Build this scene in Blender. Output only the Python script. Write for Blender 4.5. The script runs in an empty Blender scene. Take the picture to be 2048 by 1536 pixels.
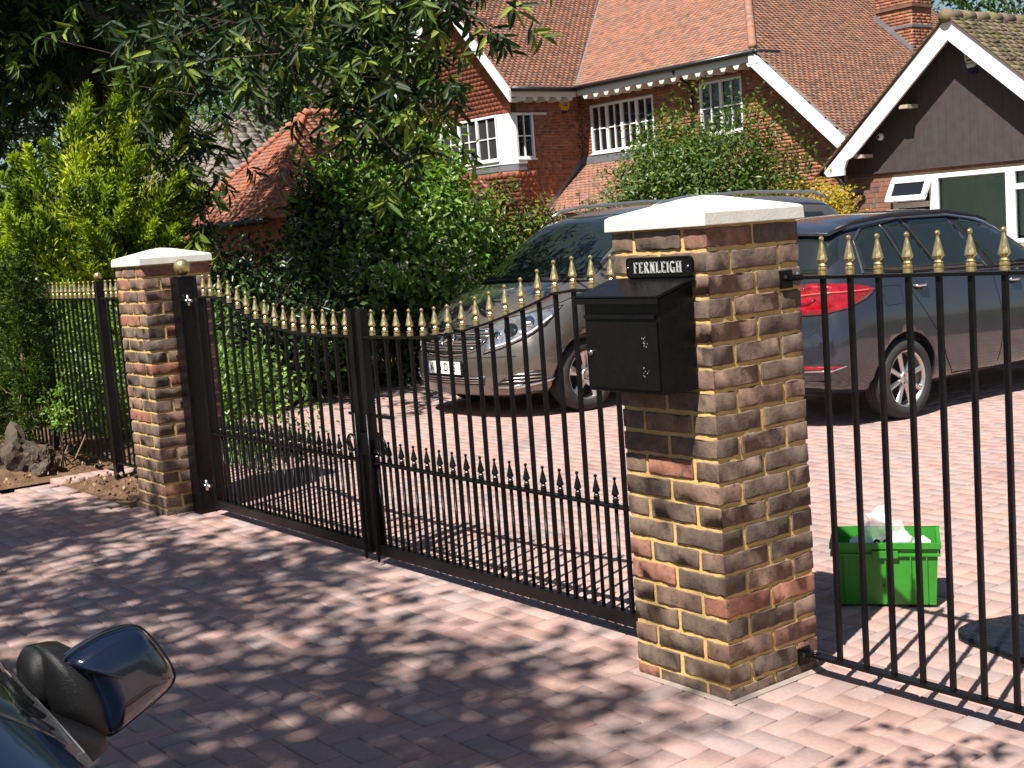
import bpy, bmesh, math, random
import numpy as np
from mathutils import Vector, Matrix
from mathutils.bvhtree import BVHTree

R = math.radians
random.seed(7)
rng = np.random.default_rng(7)
SC = bpy.context.scene
COL = SC.collection

# ------------------------------------------------------------------ camera
# x runs along the gate line (to the right), y into the property, z up; metres
cam_d = bpy.data.cameras.new('camera')
cam = bpy.data.objects.new('camera', cam_d)
COL.objects.link(cam)
cr, cu, cf = Vector((0.6066, 0.7906, -0.0730)), Vector((-0.0467, 0.1272, 0.9906)), Vector((-0.7927, 0.5977, -0.1146))
cf.normalize(); cu = (cu - cu.dot(cf) * cf).normalized(); cr = cf.cross(cu)
CAM = Vector((2.873, -2.963, 1.568))
cam.matrix_world = Matrix(((cr.x, cu.x, -cf.x, CAM.x), (cr.y, cu.y, -cf.y, CAM.y), (cr.z, cu.z, -cf.z, CAM.z), (0, 0, 0, 1)))
cam_d.sensor_width = 36.0
cam_d.lens = 36.0 * 2599.0 / 2048.0
cam_d.clip_start = 0.05
cam_d.clip_end = 600
SC.camera = cam

# ------------------------------------------------------------------ light
SUN_EL = R(57.0)
SUN_AZ = Vector((0.345, -0.939, 0)).normalized()          # horizontal direction towards the sun
S = Vector((SUN_AZ.x * math.cos(SUN_EL), SUN_AZ.y * math.cos(SUN_EL), math.sin(SUN_EL)))
world = bpy.data.worlds.new('World'); SC.world = world
world.use_nodes = True
wn = world.node_tree
wn.nodes.clear()
sky = wn.nodes.new('ShaderNodeTexSky'); sky.sky_type = 'NISHITA'; sky.sun_disc = False
sky.sun_elevation = SUN_EL; sky.sun_rotation = math.atan2(SUN_AZ.x, SUN_AZ.y)
sky.air_density = 1.0; sky.dust_density = 0.6; sky.ozone_density = 1.2
bg = wn.nodes.new('ShaderNodeBackground'); bg.inputs[1].default_value = 0.05
wo = wn.nodes.new('ShaderNodeOutputWorld')
wn.links.new(sky.outputs[0], bg.inputs[0]); wn.links.new(bg.outputs[0], wo.inputs[0])
sun_d = bpy.data.lights.new('sun', 'SUN'); sun_d.energy = 5.0; sun_d.angle = R(0.53); sun_d.color = (1.0, 0.955, 0.88)
sun = bpy.data.objects.new('sun', sun_d); COL.objects.link(sun)
sun.rotation_euler = (-S).to_track_quat('-Z', 'Y').to_euler()
sun.location = (6, -16, 30)
SC.view_settings.view_transform = 'Standard'
SC.view_settings.look = 'None'
SC.view_settings.exposure = 0.9
SC.view_settings.gamma = 1.0
SC.view_settings.use_curve_mapping = False
SC.render.engine = 'CYCLES'
SC.cycles.use_denoising = True
SC.cycles.max_bounces = 8
SC.cycles.transparent_max_bounces = 12
SC.cycles.sample_clamp_indirect = 8.0

# ------------------------------------------------------------------ helpers
def tag(o, label=None, cat=None, group=None, kind=None):
    if label: o['label'] = label
    if cat: o['category'] = cat
    if group: o['group'] = group
    if kind: o['kind'] = kind
    return o

def empty(name, loc=(0, 0, 0), rz=0.0, parent=None):
    o = bpy.data.objects.new(name, None); COL.objects.link(o)
    o.location = loc; o.rotation_euler = (0, 0, rz); o.empty_display_size = 0.1
    if parent: o.parent = parent
    return o

def link(name, me, mat=None, parent=None, loc=None, rot=None, scale=None):
    o = bpy.data.objects.new(name, me); COL.objects.link(o)
    if mat is not None:
        me.materials.clear()
        for m in (mat if isinstance(mat, (list, tuple)) else [mat]): me.materials.append(m)
    if parent: o.parent = parent
    if loc is not None: o.location = loc
    if rot is not None: o.rotation_euler = rot
    if scale is not None: o.scale = scale
    return o

def fast_mesh(name, V, F, rnd=None, smooth=False):
    """V (n,3), F (m,k) uniform polygons, rnd (m,) per face"""
    V = np.asarray(V, np.float32); F = np.asarray(F, np.int32)
    me = bpy.data.meshes.new(name)
    m, k = F.shape
    me.vertices.add(len(V)); me.vertices.foreach_set('co', V.ravel())
    me.loops.add(m * k); me.loops.foreach_set('vertex_index', F.ravel())
    me.polygons.add(m); me.polygons.foreach_set('loop_start', np.arange(0, m * k, k, dtype=np.int32))
    if smooth: me.polygons.foreach_set('use_smooth', np.ones(m, bool))
    me.update(calc_edges=True)
    if rnd is not None:
        a = me.attributes.new('rnd', 'FLOAT', 'FACE'); a.data.foreach_set('value', np.asarray(rnd, np.float32))
    return me

def shade(me, smooth=True):
    me.polygons.foreach_set('use_smooth', np.full(len(me.polygons), smooth, bool)); return me

class MB:
    """collects simple solids into one mesh"""
    def __init__(s): s.v = []; s.f = []
    def add(s, V, F):
        n = len(s.v); s.v += [tuple(p) for p in V]; s.f += [tuple(i + n for i in f) for f in F]; return s
    def box(s, x0, x1, y0, y1, z0, z1):
        V = [(x0, y0, z0), (x1, y0, z0), (x1, y1, z0), (x0, y1, z0), (x0, y0, z1), (x1, y0, z1), (x1, y1, z1), (x0, y1, z1)]
        return s.add(V, [(3, 2, 1, 0), (4, 5, 6, 7), (0, 1, 5, 4), (1, 2, 6, 5), (2, 3, 7, 6), (3, 0, 4, 7)])
    def beam(s, a, b, w, h, up=(0, 0, 1)):
        a = Vector(a); b = Vector(b); d = (b - a).normalized(); u = Vector(up)
        r = d.cross(u); r = r.normalized() if r.length > 1e-6 else Vector((1, 0, 0)); u = r.cross(d).normalized()
        V = []
        for p in (a, b):
            for i, j in ((-1, -1), (1, -1), (1, 1), (-1, 1)): V.append(p + r * (i * w / 2) + u * (j * h / 2))
        return s.add(V, [(3, 2, 1, 0), (4, 5, 6, 7), (0, 1, 5, 4), (1, 2, 6, 5), (2, 3, 7, 6), (3, 0, 4, 7)])
    def tube(s, pts, rad, n=6, cap=True):
        pts = [Vector(p) for p in pts]; rad = rad if isinstance(rad, (list, tuple)) else [rad] * len(pts)
        V = []; F = []
        prev = None
        for i, p in enumerate(pts):
            d = (pts[min(i + 1, len(pts) - 1)] - pts[max(i - 1, 0)]).normalized()
            if prev is None: prev = d.orthogonal().normalized()
            u = (prev - d * prev.dot(d)); u = u.normalized() if u.length > 1e-6 else d.orthogonal().normalized(); prev = u; w = d.cross(u)
            for k in range(n):
                a = 2 * math.pi * k / n; V.append(p + (u * math.cos(a) + w * math.sin(a)) * rad[i])
        for i in range(len(pts) - 1):
            for k in range(n):
                k2 = (k + 1) % n; F.append((i * n + k, i * n + k2, (i + 1) * n + k2, (i + 1) * n + k))
        if cap: F.append(tuple(range(n - 1, -1, -1))); F.append(tuple((len(pts) - 1) * n + k for k in range(n)))
        return s.add(V, F)
    def lathe(s, prof, n=10, o=(0, 0, 0), axis='z', cap=True):
        V = []; F = []
        for r, z in prof:
            for k in range(n):
                a = 2 * math.pi * (k + .5) / n; p = (r * math.cos(a), r * math.sin(a), z)
                if axis == 'y': p = (p[0], p[2], p[1])
                if axis == 'x': p = (p[2], p[0], p[1])
                V.append((p[0] + o[0], p[1] + o[1], p[2] + o[2]))
        for i in range(len(prof) - 1):
            for k in range(n):
                k2 = (k + 1) % n; F.append((i * n + k, i * n + k2, (i + 1) * n + k2, (i + 1) * n + k))
        if cap: F.append(tuple(range(n - 1, -1, -1))); F.append(tuple((len(prof) - 1) * n + k for k in range(n)))
        return s.add(V, F)
    def prism(s, poly, a, b):
        """poly: list of 3D points (planar); extruded by vector from a to b offsets"""
        a = Vector(a); b = Vector(b); n = len(poly)
        V = [Vector(p) + a for p in poly] + [Vector(p) + b for p in poly]
        F = [tuple(range(n - 1, -1, -1)), tuple(range(n, 2 * n))] + [(i, (i + 1) % n, n + (i + 1) % n, n + i) for i in range(n)]
        return s.add(V, F)
    def mesh(s, name, smooth=False, recalc=True):
        me = bpy.data.meshes.new(name); me.from_pydata([tuple(p) for p in s.v], [], s.f); me.update()
        if recalc:
            bm = bmesh.new(); bm.from_mesh(me); bmesh.ops.recalc_face_normals(bm, faces=bm.faces); bm.to_mesh(me); bm.free()
        if smooth: shade(me)
        return me
    def build(s, name, mat, parent=None, smooth=False, bevel=0, loc=None, rot=None, seg=2):
        me = s.mesh(name, smooth)
        if bevel: bevel_mesh(me, bevel, seg)
        return link(name, me, mat, parent, loc, rot)

def bevel_mesh(me, w, seg=2, ang=0.6):
    bm = bmesh.new(); bm.from_mesh(me)
    bmesh.ops.remove_doubles(bm, verts=bm.verts, dist=1e-6)
    es = [e for e in bm.edges if len(e.link_faces) == 2 and e.calc_face_angle(0) > ang]
    bmesh.ops.bevel(bm, geom=es, offset=w, segments=seg, profile=.6, affect='EDGES', clamp_overlap=True)
    bm.to_mesh(me); bm.free(); return me

def pillow(name, outline, depth, back=0.0, rings=7, smooth=True):
    """closed outline in local (u,v) -> cushion bulging along +w; verts as (u,v,w)"""
    P = np.array(outline, float); c = P.mean(0); n = len(P)
    V = []; F = []
    ss = [1 - (i / rings) ** 1.0 for i in range(rings)]
    for s_ in ss:
        h = depth * (1 - s_ ** 2.6) ** (1 / 2.2)
        for p in P: q = c + (p - c) * s_; V.append((q[0], q[1], h))
    V.append((c[0], c[1], depth))
    for i in range(rings - 1):
        for k in range(n): k2 = (k + 1) % n; F.append((i * n + k, i * n + k2, (i + 1) * n + k2, (i + 1) * n + k))
    for k in range(n): F.append(((rings - 1) * n + k, (rings - 1) * n + (k + 1) % n, rings * n))
    b0 = len(V)
    for p in P: q = c + (p - c) * .96; V.append((q[0], q[1], -back))
    for k in range(n): k2 = (k + 1) % n; F.append((k2, k, b0 + k, b0 + k2))
    F.append(tuple(b0 + k for k in range(n - 1, -1, -1)))
    me = bpy.data.meshes.new(name); me.from_pydata(V, [], F); me.update()
    bm = bmesh.new(); bm.from_mesh(me); bmesh.ops.recalc_face_normals(bm, faces=bm.faces); bm.to_mesh(me); bm.free()
    if smooth: shade(me)
    return me

def smooth_loop(pts, n=6):
    """closed Catmull-Rom through pts"""
    P = [np.array(p, float) for p in pts]; m = len(P); out = []
    for i in range(m):
        a, b, c, d = P[i - 1], P[i], P[(i + 1) % m], P[(i + 2) % m]
        for k in range(n):
            t = k / n
            out.append(.5 * (2 * b + (c - a) * t + (2 * a - 5 * b + 4 * c - d) * t * t + (3 * b - 3 * c + d - a) * t ** 3))
    return out

def text_mesh(body, size, name='lettering', extrude=0.002, align='CENTER', spacing=1.0):
    cu_ = bpy.data.curves.new(name, 'FONT'); cu_.body = body; cu_.size = size; cu_.extrude = extrude; cu_.align_x = align; cu_.align_y = 'CENTER'
    cu_.space_character = spacing; cu_.resolution_u = 3
    o = bpy.data.objects.new('tmp', cu_); COL.objects.link(o)
    dg = bpy.context.evaluated_depsgraph_get()
    me = bpy.data.meshes.new_from_object(o.evaluated_get(dg)); me.name = name
    bpy.data.objects.remove(o); bpy.data.curves.remove(cu_)
    return me

def in_poly(pts, poly):
    """vectorised point in polygon; pts (n,2)"""
    x, y = pts[:, 0], pts[:, 1]; ins = np.zeros(len(pts), bool); n = len(poly); j = n - 1
    for i in range(n):
        xi, yi = poly[i]; xj, yj = poly[j]
        if yi != yj:
            c = ((yi > y) != (yj > y)) & (x < (xj - xi) * (y - yi) / (yj - yi) + xi); ins ^= c
        j = i
    return ins

def in_view(p, margin=60):
    d = np.asarray(p, float) - np.array(CAM)
    z = d @ np.array(cf); x = 1024 + 2599 * (d @ np.array(cr)) / np.maximum(z, .01); y = 768 - 2599 * (d @ np.array(cu)) / np.maximum(z, .01)
    return (z > .1) & (x > -margin) & (x < 2048 + margin) & (y > -margin) & (y < 1536 + margin)

# ------------------------------------------------------------------ materials
class NT:
    def __init__(s, name):
        s.m = bpy.data.materials.new(name); s.m.use_nodes = True; s.t = s.m.node_tree; s.t.nodes.clear()
        s.out = s.n('ShaderNodeOutputMaterial'); s.b = s.n('ShaderNodeBsdfPrincipled'); s.l(s.b.outputs[0], s.out.inputs[0])
    def n(s, typ, **kw):
        nd = s.t.nodes.new(typ)
        for k, v in kw.items(): setattr(nd, k, v)
        return nd
    def l(s, a, b): s.t.links.new(a, b)
    def math(s, op, a, b=None):
        nd = s.n('ShaderNodeMath', operation=op)
        for i, q in enumerate((a, b)):
            if q is None: continue
            if isinstance(q, (int, float)): nd.inputs[i].default_value = q
            else: s.l(q, nd.inputs[i])
        return nd.outputs[0]
    def noise(s, scale, detail=4, rough=.55, vec=None, dist=0.0):
        nd = s.n('ShaderNodeTexNoise'); nd.inputs['Scale'].default_value = scale; nd.inputs['Detail'].default_value = detail
        nd.inputs['Roughness'].default_value = rough; nd.inputs['Distortion'].default_value = dist
        if vec is not None: s.l(vec, nd.inputs['Vector'])
        return nd
    def ramp(s, fac, stops, interp='LINEAR'):
        nd = s.n('ShaderNodeValToRGB'); cr_ = nd.color_ramp; cr_.interpolation = interp
        while len(cr_.elements) < len(stops): cr_.elements.new(.5)
        for e, (p, c) in zip(cr_.elements, stops):
            e.position = p; e.color = (c, c, c, 1) if isinstance(c, (int, float)) else (*c, 1)
        s.l(fac, nd.inputs[0]); return nd.outputs[0]
    def mix(s, fac, a, b, mode='MIX'):
        nd = s.n('ShaderNodeMix', data_type='RGBA', blend_type=mode)
        for i, q in ((0, fac), (6, a), (7, b)):
            if isinstance(q, (int, float)): nd.inputs[i].default_value = q
            elif isinstance(q, tuple): nd.inputs[i].default_value = (*q, 1)
            else: s.l(q, nd.inputs[i])
        return nd.outputs[2]
    def bump(s, h, dist, strength=1.0, prev=None):
        nd = s.n('ShaderNodeBump'); nd.inputs['Strength'].default_value = strength; nd.inputs['Distance'].default_value = dist
        s.l(h, nd.inputs['Height'])
        if prev is not None: s.l(prev, nd.inputs['Normal'])
        return nd.outputs[0]
    def rnd(s):
        a = s.n('ShaderNodeAttribute', attribute_name='rnd'); o = s.n('ShaderNodeObjectInfo')
        return s.math('FRACT', s.math('ADD', a.outputs['Fac'], s.math('MULTIPLY', o.outputs['Random'], 0.999)))
    def obj(s): return s.n('ShaderNodeTexCoord').outputs['Object']
    def pos(s): return s.n('ShaderNodeNewGeometry').outputs['Position']
    def set(s, col=None, rough=None, metal=None, normal=None, spec=None, coat=None, coatr=None):
        for k, v in (('Base Color', col), ('Roughness', rough), ('Metallic', metal), ('Normal', normal), ('Specular IOR Level', spec), ('Coat Weight', coat), ('Coat Roughness', coatr)):
            if v is None: continue
            if isinstance(v, (int, float)): s.b.inputs[k].default_value = v
            elif isinstance(v, tuple): s.b.inputs[k].default_value = (*v, 1)
            else: s.l(v, s.b.inputs[k])
        return s.m

def plain(name, col, rough=.5, metal=0.0, var=.12, scale=14, bump=0.0, bscale=60, spec=None, coat=None, rvar=.1):
    t = NT(name); p = t.obj(); nz = t.noise(scale, 5, .6, p)
    c = t.ramp(nz.outputs[0], [(.25, tuple(max(0, q * (1 - var)) for q in col)), (.75, tuple(q * (1 + var) for q in col))])
    r = t.ramp(nz.outputs[0], [(.3, max(.02, rough - rvar)), (.7, min(1, rough + rvar))]) if rvar else rough
    nrm = t.bump(t.noise(bscale, 4, .6, p).outputs[0], bump) if bump else None
    return t.set(c, r, metal, nrm, spec, coat, .05 if coat else None)

def pieces(name, stops, rough=.85, nscale=9, nvar=.35, bump=.002, bscale=55, spots=None, use_world=True, large=None):
    """bricks, tiles, blocks: colour by piece, mottling within the piece"""
    t = NT(name); r = t.rnd(); p = t.pos() if use_world else t.obj()
    c = t.ramp(r, stops, 'LINEAR')
    n1 = t.noise(nscale, 5, .62, p)
    c = t.mix(1.0, c, t.ramp(n1.outputs[0], [(.28, (1 - nvar,) * 3), (.72, (1 + nvar,) * 3)]), 'MULTIPLY')
    if large:
        c = t.mix(1.0, c, t.ramp(t.noise(large[0], 6, .68, p, .6).outputs[0], [(.32, (large[1],) * 3), (.5, (1.0,) * 3), (.72, (large[2],) * 3)]), 'MULTIPLY')
    if spots:
        n2 = t.noise(spots[1], 3, .7, p)
        c = t.mix(t.ramp(n2.outputs[0], [(spots[2], 0.0), (spots[2] + .1, spots[3])]), c, spots[0])
    nb = t.noise(bscale, 6, .65, p)
    return t.set(c, rough, None, t.bump(nb.outputs[0], bump), .25)

def leafmat(name, stops, rough=.42, trans=.35, spec=.45):
    t = NT(name); r = t.rnd()
    c = t.ramp(r, stops)
    geo = t.n('ShaderNodeNewGeometry')
    t.set(c, rough, None, None, spec)
    tr = t.n('ShaderNodeBsdfTranslucent'); ms = t.n('ShaderNodeMixShader'); ms.inputs[0].default_value = trans
    ct = t.mix(1.0, c, (1.25, 1.35, .5), 'MULTIPLY')
    t.l(ct, tr.inputs[0]); t.l(t.b.outputs[0], ms.inputs[1]); t.l(tr.outputs[0], ms.inputs[2]); t.l(ms.outputs[0], t.out.inputs[0])
    return t.m

M = {}
M['brick'] = pieces('pillar_brick', [(0, (.115, .083, .064)), (.25, (.17, .115, .083)), (.45, (.135, .098, .075)), (.62, (.22, .135, .095)), (.78, (.175, .112, .084)), (.90, (.26, .12, .08)), (1, (.31, .135, .088))], .9, 16, .42, .0028, 70, ((.062, .054, .05), 26, .56, .7))
M['mortar'] = plain('buff_mortar', (.60, .405, .155), .95, var=.18, scale=16, bump=.003, bscale=90, spec=.15)
M['redbrick'] = pieces('house_brick', [(0, (.23, .092, .052)), (.3, (.33, .125, .07)), (.55, (.38, .155, .085)), (.75, (.26, .11, .07)), (.9, (.18, .095, .07)), (1, (.42, .185, .10))], .9, 6, .25, .002, 40)
M['bungbrick'] = pieces('bungalow_brick', [(0, (.14, .085, .07)), (.3, (.21, .115, .085)), (.5, (.30, .11, .065)), (.7, (.18, .11, .09)), (.88, (.12, .085, .08)), (1, (.34, .13, .075))], .9, 6, .25, .002, 40)
M['housemortar'] = plain('pale_mortar', (.42, .33, .22), .95, var=.12, scale=10, spec=.15)
M['tile'] = pieces('clay_roof_tile', [(0, (.21, .12, .088)), (.22, (.31, .155, .105)), (.45, (.37, .18, .118)), (.6, (.28, .165, .12)), (.75, (.42, .178, .105)), (.9, (.24, .15, .118)), (1, (.36, .21, .15))], .9, 5, .22, .003, 30)
M['hungtile'] = pieces('hung_wall_tile', [(0, (.34, .105, .055)), (.5, (.42, .135, .065)), (.8, (.30, .10, .065)), (1, (.26, .10, .075))], .88, 5, .2, .003, 30)
M['browntile'] = pieces('mossy_brown_roof_tile', [(0, (.13, .10, .065)), (.4, (.19, .145, .09)), (.7, (.16, .115, .085)), (1, (.24, .19, .12))], .95, 7, .4, .004, 30, ((.17, .17, .05), 5, .52, .8))
M['slate'] = pieces('grey_slate_tile', [(0, (.20, .17, .15)), (.5, (.26, .22, .19)), (1, (.23, .20, .18))], .9, 4, .2, .002, 30)
M['block'] = pieces('paving_block', [(0, (.32, .25, .235)), (.2, (.365, .25, .222)), (.4, (.39, .252, .218)), (.55, (.335, .262, .245)), (.72, (.41, .248, .205)), (.86, (.37, .262, .235)), (1, (.42, .265, .222))], .9, 60, .10, .0006, 90, ((.44, .32, .28), 40, .62, .35), True, (1.1, .76, 1.08))
M['joint'] = plain('jointing_sand', (.075, .052, .045), 1.0, var=.25, scale=30)
M['capstone'] = plain('cream_cast_stone', (.68, .645, .57), .8, var=.10, scale=9, bump=.0012, bscale=90)
M['black'] = plain('black_gloss_paint', (.0045, .0042, .0045), .33, var=.3, scale=40, bump=.0004, bscale=220, spec=.22, rvar=.08)
M['gold'] = plain('gold_paint', (.54, .425, .20), .36, metal=.85, var=.3, scale=90, rvar=.1)
M['zinc'] = plain('zinc_plated_steel', (.62, .62, .60), .28, metal=1.0, var=.1, scale=60)
M['white'] = plain('white_paint', (.80, .79, .77), .45, var=.03, scale=4)
M['upvc'] = plain('white_plastic_frame', (.82, .82, .81), .3, var=.02, scale=4)
M['blackpvc'] = plain('black_plastic_gutter', (.02, .02, .022), .35, var=.2, scale=10)
M['boards'] = plain('dark_stained_boards', (.060, .048, .047), .6, var=.12, scale=7, bump=.001, bscale=40)
M['lead'] = plain('grey_lead_sheet', (.20, .205, .22), .5, metal=.3, var=.15, scale=6)
M['soil'] = pieces('garden_soil', [(0, (.15, .085, .05)), (1, (.15, .085, .05))], 1.0, 8, .4, .03, 26, ((.28, .17, .09), 30, .6, .7))
M['bark'] = plain('tree_bark', (.075, .055, .04), .95, var=.35, scale=12, bump=.02, bscale=20)
M['twig'] = plain('pale_bare_twig', (.20, .14, .09), .9, var=.3, scale=20)
M['rock'] = plain('mossy_rock', (.075, .056, .038), .95, var=.5, scale=9, bump=.02, bscale=14)
# ================================================================== GROUND
t_ = NT('garden_ground'); p_ = t_.pos()
n_ = t_.noise(.6, 6, .65, p_)
M['ground'] = t_.set(t_.ramp(n_.outputs[0], [(.3, (.045, .04, .02)), (.5, (.06, .075, .025)), (.7, (.09, .065, .04))]), 1.0, None, t_.bump(t_.noise(9, 6, .7, p_).outputs[0], .05))
g = MB(); g.add([(-200, -60, -.07), (120, -60, -.07), (120, 200, -.07), (-200, 200, -.07)], [(0, 1, 2, 3)])
tag(g.build('ground', M['ground']), kind='structure')

YARD = [(-6.70, -9), (6.0, -9), (6.0, 13.2), (-10.5, 13.2), (-9.9, 5.5), (-9.35, 3.4), (-8.4, 2.0), (-7.0, .80), (-5.2, .62), (-5.2, 0.0), (-6.70, 0.0)]
dr = MB(); dr.add([(x, y, -.022) for x, y in YARD], [tuple(range(len(YARD)))])
driveway = tag(dr.build('driveway', M['joint']), kind='structure')

def block_verts(L, W, ch=.0055, h=.045):
    a, b = L / 2, W / 2; V = []
    for s_, z in ((-ch, 0), (0, -ch), (0, -h)):
        for i, j in ((-1, -1), (1, -1), (1, 1), (-1, 1)): V.append((i * (a + s_), j * (b + s_), z))
    F = [(0, 1, 2, 3)]
    for k in range(2):
        for i in range(4): j = (i + 1) % 4; F.append((4 * k + 4 + i, 4 * k + 4 + j, 4 * k + j, 4 * k + i))
    return np.array(V, float), np.array(F)

def herring():
    out = []
    u = .1
    for i in range(-108, 64):
        for j in range(-92, 134):
            k = (i - j) % 4
            if k == 0: out.append((i * u + .1, j * u + .05, 0))
            elif k == 3: out.append((i * u + .05, j * u + .1, 1))
    return np.array(out)
HB = herring()
ok = in_poly(HB[:, :2], YARD)
# blocks under the pillars are not there
for (px0, px1, py0, py1) in ((-.44, 0, 0, .44), (-5.165, -4.725, .04, .48)):
    ok &= ~((HB[:, 0] > px0 + .03) & (HB[:, 0] < px1 - .03) & (HB[:, 1] > py0 + .03) & (HB[:, 1] < py1 - .03))
HB = HB[ok]
d_ = np.hypot(HB[:, 0] - CAM.x, HB[:, 1] - CAM.y)
vis = in_view(np.c_[HB[:, :2], np.zeros(len(HB))], 30)
keep = vis | (d_ < 6) | ((HB[:, 1] < 9) & (HB[:, 0] < 4))
HB = HB[keep]; d_ = d_[keep]; vis = vis[keep]
order = np.argsort(np.where(vis, d_, 1e6)); near = np.zeros(len(HB), bool); near[order[:300]] = True
BV, BF = block_verts(.1968, .0968)
bm_me = [fast_mesh('paving_block', BV, BF, np.full(len(BF), q)) for q in (0.0,)]
bm_me[0].materials.append(M['block'])
for (x, y, o_) in HB[near]:
    o = bpy.data.objects.new('paving_block', bm_me[0]); COL.objects.link(o); o.parent = driveway
    o.location = (x, y, random.uniform(-.0012, .0008)); o.rotation_euler = (random.uniform(-.004, .004), random.uniform(-.004, .004), o_ * math.pi / 2 + random.uniform(-.006, .006))
far = HB[~near]; n = len(far)
c_, s_ = np.cos(far[:, 2] * np.pi / 2 + rng.uniform(-.006, .006, n)), np.sin(far[:, 2] * np.pi / 2 + rng.uniform(-.006, .006, n))
VV = np.empty((n, 12, 3)); VV[:, :, 0] = BV[None, :, 0] * c_[:, None] - BV[None, :, 1] * s_[:, None] + far[:, 0, None]
VV[:, :, 1] = BV[None, :, 0] * s_[:, None] + BV[None, :, 1] * c_[:, None] + far[:, 1, None]
VV[:, :, 2] = BV[None, :, 2] + rng.uniform(-.0012, .0008, n)[:, None]
FF = (BF[None] + 12 * np.arange(n)[:, None, None]).reshape(-1, 4)
tag(link('paving_blocks', fast_mesh('paving_blocks', VV.reshape(-1, 3), FF, np.repeat(rng.random(n), len(BF))), M['block'], driveway), kind='stuff')

# edging strip between the two soil beds
es = tag(empty('edging_strip', (0, 0, 0)), kind='structure')
for k in range(9):
    o = link('paving_block', bm_me[0], None, es, (-6.76, .06 + k * .1, .012), (0, 0, random.uniform(-.02, .02)))

def soil_bed(name, poly, mound, res=.035, base=-.015):
    P = np.array(poly); x0, y0 = P.min(0); x1, y1 = P.max(0)
    nx, ny = int((x1 - x0) / res) + 1, int((y1 - y0) / res) + 1
    X, Y = np.meshgrid(np.linspace(x0, x1, nx), np.linspace(y0, y1, ny), indexing='ij')
    Z = base + np.zeros_like(X)
    for _ in range(26):
        a = rng.uniform(0, 2 * np.pi); k = rng.uniform(4, 40); Z += .045 / k ** .75 * np.sin(k * (X * np.cos(a) + Y * np.sin(a)) + rng.uniform(0, 6))
    for (mx, my, mr, mh) in mound: Z += mh * np.exp(-((X - mx) ** 2 + (Y - my) ** 2) / mr ** 2)
    Z += rng.normal(0, .004, X.shape)
    ed_ = np.minimum(np.minimum(X - x0, x1 - X), np.minimum(Y - y0, y1 - Y)); Z = -.012 + (Z + .012) * np.clip(ed_ / .12, 0, 1)
    V = np.stack([X, Y, Z], -1).reshape(-1, 3)
    I = np.arange(nx * ny).reshape(nx, ny)
    F = np.stack([I[:-1, :-1], I[1:, :-1], I[1:, 1:], I[:-1, 1:]], -1).reshape(-1, 4)
    cen = V[F].mean(1)
    F = F[in_poly(cen[:, :2], poly)]
    return tag(link(name, fast_mesh(name, V, F, np.zeros(len(F)), True), M['soil']), kind='structure')
soil_bed('soil_bed', [(-12, -4), (-6.86, -4), (-6.86, .0), (-6.86, 1.4), (-12, 1.4)], [(-8.6, .55, .9, .10), (-7.8, .1, .5, .05)])
soil_bed('soil_patch', [(-6.64, 0.005), (-5.17, 0.005), (-5.17, .6), (-6.64, .68)], [])
soil_bed('shrub_border', [(-7.0, .84), (-8.4, 2.05), (-9.4, 3.45), (-9.95, 5.5), (-10.5, 13.0), (-18, 13.0), (-18, 1.4), (-8.5, 1.4), (-7.2, .84)], [(-11, 4, 2, .1)], .14)
# crumbs of stone and dead leaves on the soil
db = MB()
for _ in range(420):
    if random.random() < .35: x, y = random.uniform(-6.6, -5.2), random.uniform(.02, .5)
    else: x, y = random.uniform(-8.2, -6.9), random.uniform(-.7, .5)
    s1 = random.uniform(.005, .016); a = random.uniform(0, 6.3)
    db.add([(x + s1 * math.cos(a), y + s1 * math.sin(a), .035), (x + s1 * .6 * math.cos(a + 1.7), y + s1 * .6 * math.sin(a + 1.7), .02), (x - s1 * math.cos(a + .3), y - s1 * math.sin(a + .3), .03), (x + s1 * .6 * math.cos(a - 1.6), y + s1 * .6 * math.sin(a - 1.6), .045)], [(0, 1, 2), (0, 2, 3), (1, 3, 2)])
M['litter'] = plain('dry_leaf_litter', (.30, .21, .13), .9, var=.5, scale=6)
tag(db.build('leaf_litter', M['litter'], smooth=False), 'dry leaves and pale stone crumbs lying on the soil by the fence', 'leaf litter', kind='stuff')

# ================================================================== PILLARS
def rough_brick(L, W, H, seed, nx=6, ny=3, nz=3, jit=.0016):
    r = np.random.default_rng(seed)
    bm = bmesh.new()
    bmesh.ops.create_cube(bm, size=1)
    for v in bm.verts: v.co = (v.co.x * L, v.co.y * W, v.co.z * H)
    bmesh.ops.bevel(bm, geom=list(bm.edges), offset=.0038, segments=2, profile=.5, affect='EDGES')
    for ax, cnt in (((1, 0, 0), nx), ((0, 1, 0), ny)):
        ext = L if ax[0] else W
        for k in range(1, cnt):
            p = Vector(ax) * (-ext / 2 + ext * k / cnt)
            bmesh.ops.bisect_plane(bm, geom=bm.verts[:] + bm.edges[:] + bm.faces[:], plane_co=p, plane_no=ax)
    for v in bm.verts:
        j = Vector(r.normal(0, jit, 3))
        v.co += Vector((max(-.002, min(.002, j.x)), max(-.0018, min(.0018, j.y * .8)), max(-.0035, min(.0035, j.z * 1.3))))
    me = bpy.data.meshes.new('brick'); bm.to_mesh(me); bm.free(); shade(me)
    return me
BRK = [rough_brick(.2095, .0995, .0600, s_) for s_ in range(7)]
for me in BRK: me.materials.append(M['brick'])

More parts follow.
